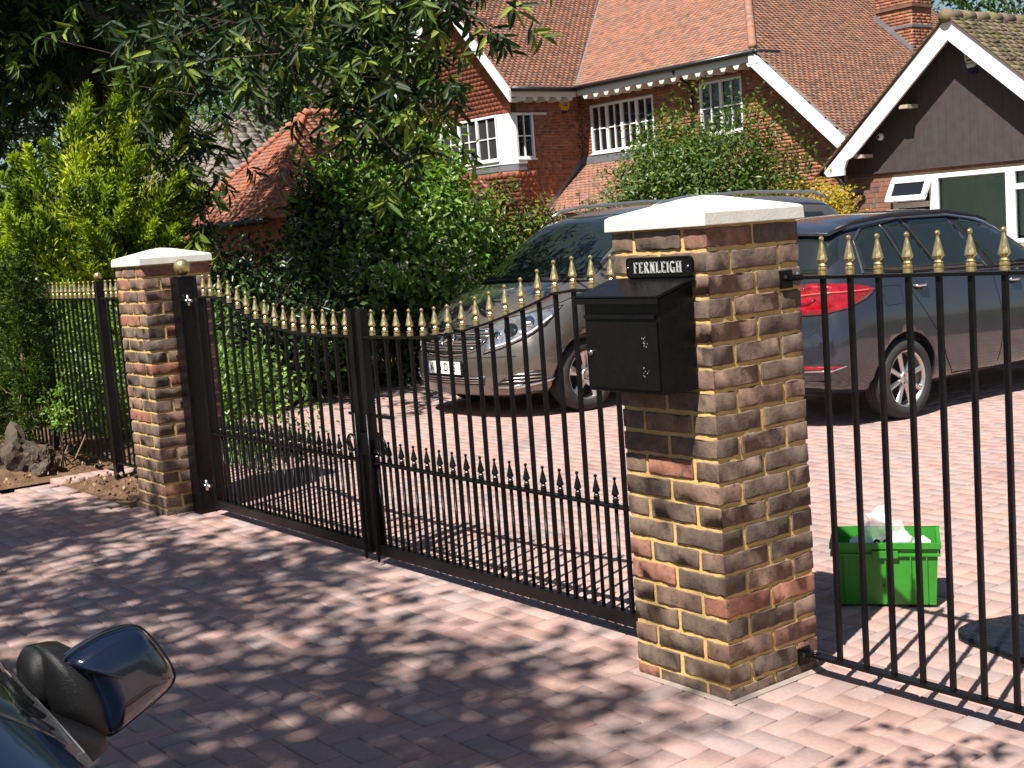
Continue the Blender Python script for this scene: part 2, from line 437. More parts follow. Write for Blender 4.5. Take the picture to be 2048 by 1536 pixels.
def pillar(name, x0, y0, zj, label):
    """x0,y0 lower corner of the 0.44 m square"""
    root = tag(empty(name, (x0 + .22, y0 + .22, 0)), label, 'brick pillar', 'brick gate pillars')
    core = MB(); s_ = .22 - .0062
    N = 30
    for (ax, sg) in ((0, 1), (0, -1), (1, 1), (1, -1)):          # four mortar faces, slightly uneven
        V = []; F = []
        for i in range(N + 1):
            for k in range(61):
                u = -s_ + 2 * s_ * i / N; z = -.05 + (zj + 1.5 + .05) * k / 60; w = s_ + (random.uniform(-.0012, .0012) if 0 < i < N else 0)
                V.append((sg * w, u, z) if ax == 0 else (u, sg * w, z))
        for i in range(N):
            for k in range(60): F.append((i * 61 + k, (i + 1) * 61 + k, (i + 1) * 61 + k + 1, i * 61 + k + 1))
        core.add(V, F)
    core.build('mortar_core', M['mortar'], root, True)
    for n in range(21):
        zc = zj + .075 * n - .0375
        e = n % 2 == 0
        lay = []
        for sg in (-1, 1):
            for q in (-1, 1): lay.append((q * .1135, sg * (.22 - .050), 0))
            lay.append((sg * (.22 - .050), 0, 1))
        for (a, b, r_) in lay:
            if e: a, b, r_ = b, a, 1 - r_
            o = bpy.data.objects.new('brick', random.choice(BRK)); COL.objects.link(o); o.parent = root
            o.location = (a + random.uniform(-.001, .001), b + random.uniform(-.001, .001), zc + random.uniform(-.0012, .0012))
            o.rotation_euler = (random.choice((0, math.pi)) + random.uniform(-.004, .004), random.uniform(-.004, .004), r_ * math.pi / 2 + random.choice((0, math.pi)) + random.uniform(-.008, .008))
    zt = zj + 1.425 + .075
    h = .22 + .016
    cp = MB()
    ring = lambda s_, z: [(-s_, -s_, z), (s_, -s_, z), (s_, s_, z), (-s_, s_, z)]
    V = ring(h, zt) + ring(h - .002, zt + .042) + ring(h - .012, zt + .049) + ring(.05, zt + .094) + [(0, 0, zt + .101)]
    F = [(3, 2, 1, 0)]
    for k in range(3):
        for i in range(4): j = (i + 1) % 4; F.append((4 * k + i, 4 * k + j, 4 * k + 4 + j, 4 * k + 4 + i))
    for i in range(4): F.append((12 + i, 12 + (i + 1) % 4, 16))
    cp.add(V, F)
    cp.build('coping_cap', M['capstone'], root, False, .003)
    # thin mortar bed under the cap
    MB().box(-.21, .21, -.21, .21, zt - .012, zt + .001).build('cap_bed', M['mortar'], root)
    return root
pillar('brick_pillar', -.44, 0.0, .048, 'tall brown brick gate pillar carrying the name plate and black letter box')
pillar('brick_pillar', -5.165, .041, .040, 'brown brick gate pillar with gold ball post, beside the golden conifer')
# sandy mortar haunch at the foot of the near pillar
hn = MB()
for (a, b, c, d) in (((-.455, -.020), (.020, -.020), (.004, -.004), (-.444, -.004)), ((.020, -.020), (.020, .455), (.004, .444), (.004, -.004))):
    hn.add([(*a, .0015), (*b, .0015), (*c, .010), (*d, .010)], [(0, 1, 2, 3)])
tag(hn.build('mortar_haunch', plain('pale_sand_mortar', (.27, .215, .18), .95, var=.2, scale=20, bump=.002)), 'thin pale mortar fillet along the foot of the near pillar', 'mortar')

# ================================================================== RAILINGS
FPROF = [(.0085, 0), (.0135, .002), (.0135, .012), (.0115, .0135), (.0115, .0155), (.0135, .017), (.0135, .0225), (.009, .026), (.0125, .030), (.0085, .0355), (.0085, .0375), (.0165, .046), (.0155, .050), (.0045, .094), (.004, .099)]
FPROF = [(r_ * 1.12, z_ * 1.12) for r_, z_ in FPROF]
def finial_mesh():
    m = MB(); m.lathe(FPROF, 8)
    ball = [(.0084 * math.sin(a), .1187 - .0084 * math.cos(a)) for a in np.linspace(.35, math.pi - .05, 7)]
    m.lathe(ball, 10)
    return m.mesh('finial')
FIN_G = finial_mesh(); FIN_G.materials.append(M['gold'])
FIN_B = finial_mesh(); FIN_B.materials.append(M['black'])
def bar_mesh(w, h):
    m = MB(); m.box(-w / 2, w / 2, -w / 2, w / 2, 0, h); me = m.mesh('bar'); bevel_mesh(me, .0012, 1); me.materials.append(M['black']); return me
def round_bar(r, h):
    m = MB(); m.lathe([(r, 0), (r, h)], 10); me = m.mesh('bar', True); me.materials.append(M['black']); return me
BAR1 = bar_mesh(.016, 1.0); BAR2 = round_bar(.0075, 1.0)
def put(name, me, parent, loc, sz=1.0, rz=0.0, s=1.0):
    o = bpy.data.objects.new(name, me); COL.objects.link(o); o.parent = parent; o.location = loc; o.scale = (s, s, sz * s); o.rotation_euler = (0, 0, rz); return o
FH = .1270

GY = .26
LX = [-4.354, -4.257, -4.136, -4.023, -3.913, -3.806, -3.699, -3.586, -3.477, -3.373, -3.268, -3.159, -3.053, -2.948, -2.840, -2.728]
LZ = [1.462, 1.461, 1.455, 1.419, 1.386, 1.356, 1.330, 1.310, 1.293, 1.279, 1.270, 1.264, 1.261, 1.260, 1.259, 1.259]
RX = [-.745, -.855, -.966, -1.077, -1.184, -1.295, -1.406, -1.517, -1.620, -1.725, -1.834, -1.937, -2.039, -2.147, -2.259, -2.364, -2.477]
RZ = [1.467, 1.467, 1.467, 1.455, 1.422, 1.391, 1.363, 1.337, 1.316, 1.297, 1.283, 1.273, 1.265, 1.262, 1.260, 1.259, 1.259]
def gate_leaf(name, xs, zs, xh, xc, label):
    """xh: hinge side, xc: meeting side"""
    root = tag(empty(name, (xh, GY, 0)), label, 'gate', 'gate leaves of the driveway entrance')
    sg = 1 if xc > xh else -1
    fx = lambda x: x - xh
    m = MB().box(*sorted((0, sg * .04)), -.02, .02, .045, zs[0] - FH - .004); m.build('hinge_stile', M['black'], root, bevel=.002)
    m = MB().box(*sorted((fx(xc), fx(xc) - sg * .044)), -.022, .022, .045, 1.262); m.build('meeting_stile', M['black'], root, bevel=.002)
    # top rail follows the bars
    pts = [(sg * .035, 0, zs[0] - FH - .006)] + [(fx(x), 0, z - FH - .006) for x, z in zip(xs, zs)] + [(fx(xc) - sg * .03, 0, zs[-1] - FH - .006)]
    m = MB()
    for a, b in zip(pts[:-1], pts[1:]):
        d = (Vector(b) - Vector(a)).normalized() * .003
        m.beam(Vector(a) - d, Vector(b) + d, .036, .010)
    m.build('top_rail', M['black'], root)
    a_, b_ = sorted((sg * .04, fx(xc) - sg * .044))
    MB().box(a_, b_, -.018, .018, .502, .512).build('middle_rail', M['black'], root, bevel=.001)
    MB().box(a_, b_, -.02, .02, .048, .100).build('bottom_rail', M['black'], root, bevel=.002)
    for i, (x, z) in enumerate(zip(xs, zs)):
        put('bar', BAR1, root, (fx(x), 0, .1), z - FH - .1 - .008)
        put('finial', FIN_G, root, (fx(x), 0, z - FH))
    mids = [(xs[i] + xs[i + 1]) / 2 for i in range(len(xs) - 1)] + [xs[-1] + sg * .055]
    for x in mids:
        put('dog_bar', BAR2, root, (fx(x), 0, .1), .404)
        put('dog_finial', FIN_B, root, (fx(x), 0, .511), 1, 0, .87)
    return root
gl = gate_leaf('driveway_gate', LX, LZ, -4.455, -2.632, 'black railed gate leaf hung on the gold ball post, far half of the entrance')
gr_ = gate_leaf('driveway_gate', RX, RZ, -.640, -2.588, 'black railed gate leaf beside the letter box pillar, near half of the entrance')
# lock, keeps and bolts of the gate
lk = MB().box(-1.985, -1.905, -.03, .03, .545, .655); lk.build('lock_case', M['black'], gr_, bevel=.004)
rg = MB(); rg.tube([(-1.80 + .045 * math.cos(a), -.03, .60 + .045 * math.sin(a)) for a in np.linspace(0, 2 * math.pi, 17)], .006, 6); rg.build('ring_handle', M['black'], gr_, True)
rg = MB(); rg.tube([(1.74 + .04 * math.cos(a), -.03, .60 + .04 * math.sin(a)) for a in np.linspace(0, 2 * math.pi, 17)], .006, 6); rg.build('ring_handle', M['black'], gl, True)
MB().box(-1.88, -1.72, -.012, .012, .735, .748).build('keep_bar', M['black'], gr_)
MB().box(1.70, 1.80, -.012, .012, .735, .748).build('keep_bar', M['black'], gl)
MB().tube([(-1.90, -.035, .75), (-1.90, -.035, .02)], .008, 8).build('drop_bolt', M['black'], gr_, True)
MB().tube([(1.80, -.035, .75), (1.80, -.035, .02)], .008, 8).build('drop_bolt', M['black'], gl, True)

# hinge posts
def gate_post(x, label, flip, ball=True):
    root = tag(empty('gate_post', (x, GY, 0)), label, 'gate post', 'square gate hinge posts')
    m = MB().box(-.06, .06, -.06, .06, -.02, 1.447); m.build('shaft', M['black'], root, bevel=.004)
    MB().box(-.062, .062, -.062, .062, 1.448, 1.456).build('top_plate', M['black'], root, bevel=.002)
    if ball:
        b = MB(); b.lathe([(.012, 1.456), (.012, 1.468)] , 10); b.build('ball_neck', M['gold'], root, True)
        b = MB(); b.lathe([(.05 * math.sin(a), 1.512 - .05 * math.cos(a)) for a in np.linspace(.02, math.pi - .02, 17)], 24); b.build('ball', M['gold'], root, True)
    for z in (1.31, .175):
        h = MB(); h.tube([(flip * .06, -.02, z), (flip * .135, -.02, z)], .008, 8); h.tube([(flip * .085, -.02, z - .03), (flip * .085, -.02, z + .035)], .010, 8)
        h.lathe([(.016, 0), (.016, .012)], 6, (flip * .07, -.02, z - .006)); h.lathe([(.015, 0), (.015, .014)], 6, (flip * .118, -.02, z - .006))
        h.build('hinge', M['zinc'], root, True)
    k = MB().tube([(-flip * .06, -.03, .97), (-flip * .10, -.05, .97)], .012, 8); k.build('bolt', M['black'], root)
    return root
gate_post(-4.635, 'black square post with gold ball, against the far pillar', 1)
gate_post(-.53, 'black square hinge post behind the letter box pillar', -1, False)

def fence_panel(name, y, xs, tip, x0, x1, zb, label, brk=None):
    root = tag(empty(name, (x0, y, 0)), label, 'railing', 'railing panels along the boundary')
    zt = tip - FH - .005
    MB().box(0, x1 - x0, -.018, .018, zt - .006, zt + .005).build('top_rail', M['black'], root, bevel=.001)
    MB().box(0, x1 - x0, -.02, .02, zb - .012, zb).build('bottom_rail', M['black'], root, bevel=.001)
    for x in xs:
        put('bar', BAR1, root, (x - x0, 0, zb - .004), zt - zb)
        put('finial', FIN_G, root, (x - x0, 0, zt + .004))
        r_ = MB()
    if brk is not None:
        for z in (zt - .004, zb - .01):
            m = MB().box(brk - x0 - .003 if brk < x0 + .1 else brk - x0 - .004, brk - x0 + .006, -.045, .012, z - .03, z + .03)
            m.box(brk - x0, brk - x0 + .05, -.012, .012, z - .006, z + .014)
            m.build('bracket', M['black'], root, bevel=.001)
            b = MB().lathe([(.006, 0), (.006, .006)], 6, (brk - x0 + .008, -.03, z + .008), 'x'); b.build('bolt_head', M['zinc'], root)
            b = MB().lathe([(.007, 0), (.006, .006)], 6, (brk - x0 + .035, 0, z + .016)); b.build('bolt_head', M['zinc'], root)
    return root
fx_ = [.142 + .1077 * k for k in range(22)]
fence_panel('railing_panel', .38, fx_, 1.4885, .006, 2.46, .078, 'black railing panel with gold spear tips, fixed to the near pillar beside the green crate', .001)
fence_panel('railing_panel', .40, [-7.70 + .1012 * k for k in range(12)], 1.450, -7.815, -6.505, .115, 'railing panel with gold spear tips between two gold ball posts')
fence_panel('railing_panel', .40, [-6.335 + .1 * k for k in range(12)], 1.453, -6.44, -5.17, .115, 'short run of gold tipped railings tucked behind the far pillar')
fence_panel('railing_panel', .40, [-9.00 + .1012 * k for k in range(12)], 1.440, -9.1, -7.87, .115, 'end railing panel half hidden by the small dark conifers')
def fence_post(x, y, label, zt=1.44):
    root = tag(empty('fence_post', (x, y, 0)), label, 'fence post', 'railing posts with gold balls')
    MB().box(-.03, .03, -.03, .03, -.03, zt).build('shaft', M['black'], root, bevel=.003)
    MB().lathe([(.03 * math.sin(a), zt + .036 - .03 * math.cos(a)) for a in np.linspace(.05, math.pi - .05, 11)], 14).build('ball', M['gold'], root, True)
fence_post(-6.475, .40, 'black railing post with gold ball nearest the far pillar', 1.445)
fence_post(-7.845, .40, 'black railing post with gold ball beside the small dark conifer', 1.435)
fence_post(2.50, .38, 'black railing post with gold ball at the end of the near railing', 1.47)

# ================================================================== LETTER BOX and NAME PLATE
lb = tag(empty('letter_box', (-.245, 0, 1.03)), 'black metal wall letter box on the near pillar front', 'letter box')
x0, x1 = -.178, .182
m = MB()
m.add([(x0, -.006, 0), (x1, -.006, 0), (x1, -.155, 0), (x0, -.155, 0), (x0, -.006, .345), (x1, -.006, .345), (x1, -.155, .305), (x0, -.155, .305)], [(3, 2, 1, 0), (4, 5, 6, 7), (0, 1, 5, 4), (1, 2, 6, 5), (2, 3, 7, 6), (3, 0, 4, 7)])
m.build('body', M['black'], lb, bevel=.004)
m = MB()
t0, t1 = x0 - .02, x1 + .012
m.add([(t0, -.003, .352), (t1, -.003, .352), (t1, -.178, .305), (t0, -.178, .305), (t0, -.003, .362), (t1, -.003, .362), (t1, -.178, .315), (t0, -.178, .315)], [(3, 2, 1, 0), (4, 5, 6, 7), (0, 1, 5, 4), (1, 2, 6, 5), (2, 3, 7, 6), (3, 0, 4, 7)])
m.box(t0, t1, -.178, -.170, .288, .312)
m.build('lid', M['black'], lb, bevel=.002)
MB().box(x0 + .006, x1 - .012, -.160, -.156, .012, .232).build('door', M['black'], lb, bevel=.002)
MB().box(x0 + .006, x1 - .016, -.166, -.156, .240, .254).build('slot_flap', M['black'], lb, bevel=.002)
MB().lathe([(.010, -.160), (.010, -.166), (.0075, -.169)], 12, (x0 + .03, 0, .128), 'y').build('lock', M['zinc'], lb, True)
scm = plain('pale_scuff', (.30, .30, .32), .6)
for (cx, cz) in ((.11, .165), (.11, .07)):
    sc_ = MB()
    for _ in range(11):
        a, b = cx + random.uniform(-.014, .014), cz + random.uniform(-.016, .016); sc_.box(a, a + random.uniform(.001, .003), -.1606, -.1602, b, b + random.uniform(.001, .006))
    tag(sc_.build('scuff_marks', scm, lb), kind='stuff')

np_ = tag(empty('name_plate', (-.205, -.004, 1.425)), 'black cast house name plate with raised pale letters above the letter box', 'name plate')
out = []
w, h, c = .152, .034, .014
for sx, sz, a0 in ((1, 1, 0), (-1, 1, 90), (-1, -1, 180), (1, -1, 270)):
    for k in range(5): a = R(a0 + k * 22.5); out.append((sx * (w - c) + c * math.cos(a), sz * (h - c) + c * math.sin(a)))
m = MB().prism([(p[0], 0, p[1]) for p in out], (0, 0, 0), (0, -.013, 0)); m.build('plate', M['black'], np_, bevel=.0025)
m = MB()
for a, b in zip(out, out[1:] + out[:1]): m.beam((a[0] * .965, -.0135, a[1] * .87), (b[0] * .965, -.0135, b[1] * .87), .002, .002, (0, 1, 0))
m.build('rim', M['black'], np_)
# serif capitals from strokes: thick stems, thin arms, serifs
def serif_letters(word, H, adv):
    m = MB(); x = 0
    def st(a, b, w): m.beam((a[0] + x, 0, a[1]), (b[0] + x, 0, b[1]), .004, w, (b[1] - a[1], 0, -(b[0] - a[0])))
    T, N_ = .0048, .0024
    def stem(cx, w=T): st((cx, 0), (cx, H), w); st((cx - .0045, N_ / 2), (cx + .0045, N_ / 2), N_); st((cx - .0045, H - N_ / 2), (cx + .0045, H - N_ / 2), N_)
    def arc(cx, cz, rx, rz, a0, a1, w, n=9):
        p = [(cx + rx * math.cos(R(a0 + (a1 - a0) * k / n)), cz + rz * math.sin(R(a0 + (a1 - a0) * k / n))) for k in range(n + 1)]
        for a, b in zip(p[:-1], p[1:]): st(a, b, w)
    for ch in word:
        if ch in 'FE': stem(.0045); st((.0045, H - .0015), (.0165, H - .0015), N_); st((.0165, H), (.0165, H - .007), .002); st((.0045, H * .52), (.013, H * .52), N_)
        if ch in 'EL': st((.0045, .0015), (.0175, .0015), N_); st((.0175, 0), (.0175, .008), .002)
        if ch in 'LI': stem(.0045)
        if ch == 'R': stem(.0045); arc(.009, H * .75, .0075, H * .225, 90, -90, .0035); st((.0045, H - .0015), (.009, H - .0015), N_); st((.0045, H * .52), (.009, H * .52), N_); st((.010, H * .5), (.0195, 0), .0042)
        if ch == 'N': stem(.004, .0026); stem(.0185, .0026); st((.0035, H), (.0185, 0), .0046)
        if ch == 'G': arc(.0115, H / 2, .009, H / 2 - .0015, 45, 315, .004, 14); st((.019, 0), (.019, H * .42), .0036); st((.014, H * .42), (.022, H * .42), N_)
        if ch == 'H': stem(.0045); stem(.0185); st((.0045, H / 2), (.0185, H / 2), N_)
        x += adv.get(ch, .026)
    return m, x
m, wd = serif_letters('FERNLEIGH', .036, {'I': .0145, 'N': .0285, 'G': .0285, 'L': .0245, 'F': .0245, 'E': .0252, 'R': .0272})
m.build('lettering', plain('pale_letter_paint', (.5, .5, .48), .5), np_, loc=(-wd / 2 + .002, -.015, -.018))
for sx in (-1, 1): MB().lathe([(.005, 0), (.004, -.003)], 10, (sx * .139, -.0145, 0), 'y').build('screw', M['zinc'], np_, True)

# ================================================================== CRATE and things beside it
t_ = NT('green_plastic'); p_ = t_.obj()
M['crate'] = t_.set(t_.ramp(t_.noise(6, 4, .6, p_).outputs[0], [(.3, (.025, .21, .016)), (.7, (.04, .27, .025))]), .38)
ca = math.atan2(.235, .325)
cr8 = tag(empty('plastic_crate', (-.245, 1.15, .0), ca), 'bright green plastic stacking crate on the paving behind the railing', 'crate')
W_, D_, H_ = .40, .27, .262
m = MB()
a, b = W_ / 2, D_
tp = .014                                                      # taper
V = [(-a + tp, tp, .012), (a - tp, tp, .012), (a - tp, b - tp, .012), (-a + tp, b - tp, .012), (-a, 0, H_), (a, 0, H_), (a, b, H_), (-a, b, H_),
     (-a + tp + .004, tp + .004, .018), (a - tp - .004, tp + .004, .018), (a - tp - .004, b - tp - .004, .018), (-a + tp + .004, b - tp - .004, .018), (-a + .004, .004, H_), (a - .004, .004, H_), (a - .004, b - .004, H_), (-a + .004, b - .004, H_)]
F = [(3, 2, 1, 0), (8, 9, 10, 11)]
for i in range(4):
    j = (i + 1) % 4; F += [(i, j, 4 + j, 4 + i), (8 + j, 8 + i, 12 + i, 12 + j), (4 + i, 4 + j, 12 + j, 12 + i)]
m.add(V, F); m.build('shell', M['crate'], cr8)
m = MB()
for (z0, z1, o_) in ((H_ - .022, H_ + .002, .010), (H_ - .052, H_ - .042, .008)):
    m.box(-a - o_, a + o_, -o_, .0, z0, z1); m.box(-a - o_, a + o_, b, b + o_, z0, z1); m.box(-a - o_, -a + .0, 0, b, z0, z1); m.box(a, a + o_, 0, b, z0, z1)
m.build('rim', M['crate'], cr8, bevel=.0015)
for i, x in enumerate((-a + .045, -a + .105, 0.0, a - .105, a - .045)):
    MB().prism([(x - .0025, -.001, H_ - .045), (x + .0025, -.001, H_ - .045), (x + .0025, tp - .003, .02), (x - .0025, tp - .003, .02)], (0, 0, 0), (0, -.006, 0)).build('rib', M['crate'], cr8)
MB().box(-.05, .05, -.013, -.008, H_ - .058, H_ - .028).build('handle', M['crate'], cr8, bevel=.002)
MB().box(-.012, .012, .0015, .0045, .085, .091).build('mould_mark', plain('dark_print', (.02, .05, .02), .5), cr8)
# rubbish in the crate
t_ = NT('clear_plastic_film'); t_.set((.80, .78, .76), .18)
tb = t_.n('ShaderNodeBsdfTransparent'); ms = t_.n('ShaderNodeMixShader'); ms.inputs[0].default_value = .62
t_.l(t_.b.outputs[0], ms.inputs[1]); t_.l(tb.outputs[0], ms.inputs[2]); t_.l(ms.outputs[0], t_.out.inputs[0]); M['film'] = t_.m
def crumple(name, cx, cy, cz, sx, sy, sz, mat, seed, parent=None, label=None, cat=None):
    r = np.random.default_rng(seed)
    bm = bmesh.new(); bmesh.ops.create_icosphere(bm, subdivisions=3, radius=1)
    ks = [(Vector(r.normal(0, 1, 3)).normalized(), r.uniform(2, 6), r.uniform(0, 6), r.uniform(.04, .2)) for _ in range(9)]
    for v in bm.verts:
        d = 1 + sum(abs(math.sin(k * v.co.dot(n) + p)) * a - a * .6 for n, k, p, a in ks); q = v.co * max(.25, d)
        v.co = (q.x * sx, q.y * sy, q.z * sz)
    me = bpy.data.meshes.new(name); bm.to_mesh(me); bm.free()
    o = link(name, me, mat, parent, (cx, cy, cz)); return tag(o, label, cat) if label else o
ca_, sa_ = math.cos(ca), math.sin(ca)
cw = lambda u, v, z: (-.245 + u * ca_ - v * sa_, 1.15 + u * sa_ + v * ca_, z)
bag = crumple('plastic_bag', *cw(.0, .15, .24), .085, .06, .12, M['film'], 3, None, 'clear crumpled plastic bag standing out of the green crate', 'plastic bag')
bag.rotation_euler = (0, -.25, ca)
crumple('plastic_bag', *cw(.05, .11, .225), .075, .07, .055, M['film'], 5, None, 'clear plastic film bunched in the middle of the green crate', 'plastic bag')
M['paper'] = plain('white_paper', (.78, .78, .76), .8, var=.06)
for i, (u, v, w_, rr, lab) in enumerate(((-.10, .10, .07, .5, 'white paper scrap at the back corner of the green crate'), (.14, .09, .06, -.4, 'white card scrap at the sunny end of the green crate'), (-.05, .07, .05, 1.2, 'torn white paper tucked at the front of the green crate'))):
    m = MB(); m.add([(-w_ / 2, 0, -.02), (w_ / 2, .01, -.025), (w_ / 2.3, .02, .035), (0, -.005, .05), (-w_ / 2, .015, .03)], [(0, 1, 2, 3, 4)]); m.add([(-w_ / 2, .002, -.02), (w_ / 2, .012, -.025), (w_ / 2.3, .022, .035), (0, -.003, .05), (-w_ / 2, .017, .03)], [(4, 3, 2, 1, 0)])
    tag(m.build('paper_scrap', M['paper'], None, loc=cw(u, v, .222), rot=(-.35, .1, ca + rr * .5)), lab, 'paper scrap')
fl = MB()
for k in range(5): fl.box(-.15 + .06 * k, -.10 + .06 * k, .03 + .02 * (k % 2), .2, .015, .17 + .02 * (k % 3))
fl.build('rubbish', M['paper'], None, loc=(-.245, 1.15, 0), rot=(0, 0, ca)); tag(bpy.data.objects['rubbish'], 'pale packaging filling the bottom of the green crate', 'packaging')
for k in range(2):
    pts = [cw(-.03 + .035 * k + .012 * math.cos(q), .07 + .012 * math.sin(q) * .5, .235 + .02 * math.sin(q)) for q in np.linspace(0, 5.2, 10)]
    tag(MB().tube(pts, .006, 6).build('cable_offcut', M['black'], None, True), ('black looped cable offcut lying on paper in the crate', 'second black cable loop beside the bag in the crate')[k], 'cable')
# black plastic sack lying flat
r = np.random.default_rng(11)
poly = [(.16, 1.02), (.22, 1.30), (.55, 1.46), (1.05, 1.36), (1.15, .98), (.80, .82), (.38, .93)]
N = 34
X, Y = np.meshgrid(np.linspace(.1, 1.2, N * 2), np.linspace(.75, 1.5, N), indexing='ij')
Z = .010 + np.zeros_like(X)
for _ in range(14):
    a = r.uniform(0, 6.3); k = r.uniform(5, 34); Z += .035 / k * np.abs(np.sin(k * (X * np.cos(a) + Y * np.sin(a)) + r.uniform(0, 6)))
ks_ = [(r.uniform(0, 6.3), r.uniform(5, 34), r.uniform(0, 6)) for _ in range(14)]
bm = bmesh.new(); bm.faces.new([bm.verts.new((p[0], p[1], 0)) for p in smooth_loop(poly, 7)])
for ax_, lo_, hi_ in ((0, .1, 1.2), (1, .75, 1.5)):
    for k in range(1, 44):
        co = [0, 0, 0]; co[ax_] = lo_ + (hi_ - lo_) * k / 44; no = [0, 0, 0]; no[ax_] = 1
        bmesh.ops.bisect_plane(bm, geom=bm.verts[:] + bm.edges[:] + bm.faces[:], plane_co=co, plane_no=no)
for v in bm.verts: v.co.z = .012 + sum(.030 / k * abs(math.sin(k * (v.co.x * math.cos(a) + v.co.y * math.sin(a)) + p)) for a, k, p in ks_)
ed = [e for e in bm.edges if len(e.link_faces) == 1]
ex = bmesh.ops.extrude_edge_only(bm, edges=ed)
for v in [q for q in ex['geom'] if isinstance(q, bmesh.types.BMVert)]: v.co.z = .001
bmesh.ops.recalc_face_normals(bm, faces=bm.faces)
me = bpy.data.meshes.new('plastic_sack'); bm.to_mesh(me); bm.free(); shade(me)
tag(link('plastic_sack', me, plain('black_polythene', (.006, .0065, .008), .3, var=.4, scale=30, bump=.004, bscale=25)), 'flat black polythene sack lying on the paving behind the railing', 'plastic sack')
# ================================================================== BUILDINGS
def frame_axes(u, v):
    u = Vector(u).normalized(); v = Vector(v).normalized(); return u, v, u.cross(v).normalized()

def tile_field(name, O, u, v, poly, mat, parent, tw=.165, gauge=.10, th=.021, wob=.0028, under=True, umat=None, hook=1.0):
    """poly: list of (a,b) in the plane O + a*u + b*v; outward normal u x v. Every tile is its own little slab"""
    u, v, n = frame_axes(u, v); O = Vector(O)
    P = np.array(poly, float); a0, b0 = P.min(0); a1, b1 = P.max(0)
    C = []
    n_p = len(poly)
    for r in range(int((b1 - b0) / gauge) + 1):
        b = b0 + (r + .45) * gauge; xs = []
        for i in range(n_p):
            (ax_, ay_), (bx_, by_) = poly[i], poly[(i + 1) % n_p]
            if (ay_ > b) != (by_ > b): xs.append(ax_ + (b - ay_) * (bx_ - ax_) / (by_ - ay_))
        xs.sort()
        for lo_, hi_ in zip(xs[0::2], xs[1::2]):
            a = lo_ - (.5 * tw if r % 2 else 0)
            while a < hi_:
                c0, c1 = max(a, lo_), min(a + tw, hi_)
                if c1 - c0 > .02: C.append(((c0 + c1) / 2, b, (c1 - c0) / 2 - .0012))
                a += tw
    C = np.array(C); m = len(C)
    hw = C[:, 2, None] * np.array([-1, 1, 1, -1, -1, 1, 1, -1])
    lo, hi = -.5 * gauge, .62 * gauge
    lift = th + rng.normal(0, wob, m)
    tl = rng.normal(0, wob * .8, m)
    L = np.zeros((m, 8, 3))
    L[:, :, 0] = C[:, 0, None] + hw
    L[:, :, 1] = C[:, 1, None] + np.array([lo, lo, hi, hi, lo, lo, hi, hi]) + rng.normal(0, .0025, m)[:, None]
    L[:, 0, 2] = L[:, 1, 2] = 0; L[:, 2, 2] = L[:, 3, 2] = -.004
    L[:, 4, 2] = lift + tl + .004; L[:, 5, 2] = lift - tl + .004; L[:, 6, 2] = L[:, 7, 2] = .004
    B = np.array([u, v, n]); V = L.reshape(-1, 3) @ B + np.array(O)
    F0 = np.array([(4, 5, 6, 7), (0, 1, 5, 4), (1, 2, 6, 5), (3, 0, 4, 7)])
    F = (F0[None] + 8 * np.arange(m)[:, None, None]).reshape(-1, 4)
    if under:
        ub = MB(); ub.add([O + u * p[0] + v * p[1] - n * .004 for p in poly], [tuple(range(len(poly)))])
        par = ub.build(name, umat or M['tile'], parent)
    else: par = parent
    o = link('tiles', fast_mesh('tiles', V, F, np.repeat(rng.random(m), 4)), mat, par)
    return tag(o, kind='stuff'), par

def brick_field(O, u, v, L, H, holes, mat, parent, keep=None, proud=.006, single=False, cam_sort=300):
    """flemish-like courses on O + a*u + b*v, 0<a<L, 0<b<H; holes (a0,a1,b0,b1)"""
    u, v, n = frame_axes(u, v); O = Vector(O); out = []
    for r in range(int(H / .075)):
        b = r * .075 + .0375; a = -random.uniform(0, .2) if r % 2 else -.11; k = 0
        while a < L:
            l = .215 if random.random() < .72 else .1025
            c0, c1 = max(a, 0), min(a + l, L)
            for (h0, h1, g0, g1) in holes:
                if g0 - .03 < b < g1 + .03:
                    if c0 < h0 < c1: c1 = h0 if h0 - c0 > c1 - h1 else c1
                    if c0 < h1 < c1: c0 = h1
                    if c0 >= h0 - 1e-6 and c1 <= h1 + 1e-6: c1 = c0
            if c1 - c0 > .03 and (keep is None or keep((c0 + c1) / 2, b)): out.append(((c0 + c1) / 2, b, c1 - c0))
            a += l + .010
    out = np.array(out); m = len(out)
    if single:
        unit = MB().box(-.5, .5, -.5, .5, 0, 1).mesh('brick'); unit.materials.append(mat)
        X = Matrix((u, v, n)).transposed().to_4x4()
        for (a, b, l) in out:
            o = bpy.data.objects.new('brick', unit); COL.objects.link(o); o.parent = parent
            o.matrix_local = Matrix.Translation(O + u * a + v * b) @ X @ Matrix.Diagonal((l, .066, proud + random.uniform(-.001, .002), 1))
        return None
    pr_ = proud + rng.uniform(-.001, .002, m)
    Lx = np.zeros((m, 8, 3)); hw = out[:, 2] / 2
    for i, s_ in enumerate((-1, 1, 1, -1, -1, 1, 1, -1)): Lx[:, i, 0] = out[:, 0] + s_ * hw
    Lx[:, :, 1] = out[:, 1, None] + np.array([-1, -1, 1, 1, -1, -1, 1, 1]) * .033
    Lx[:, 4:, 2] = pr_[:, None]
    V = Lx.reshape(-1, 3) @ np.array([u, v, n]) + np.array(O)
    F0 = np.array([(4, 5, 6, 7), (0, 1, 5, 4), (1, 2, 6, 5), (2, 3, 7, 6), (3, 0, 4, 7)])
    F = (F0[None] + 8 * np.arange(m)[:, None, None]).reshape(-1, 4)
    return tag(link('bricks', fast_mesh('bricks', V, F, np.repeat(rng.random(m), 5)), mat, parent), kind='stuff')

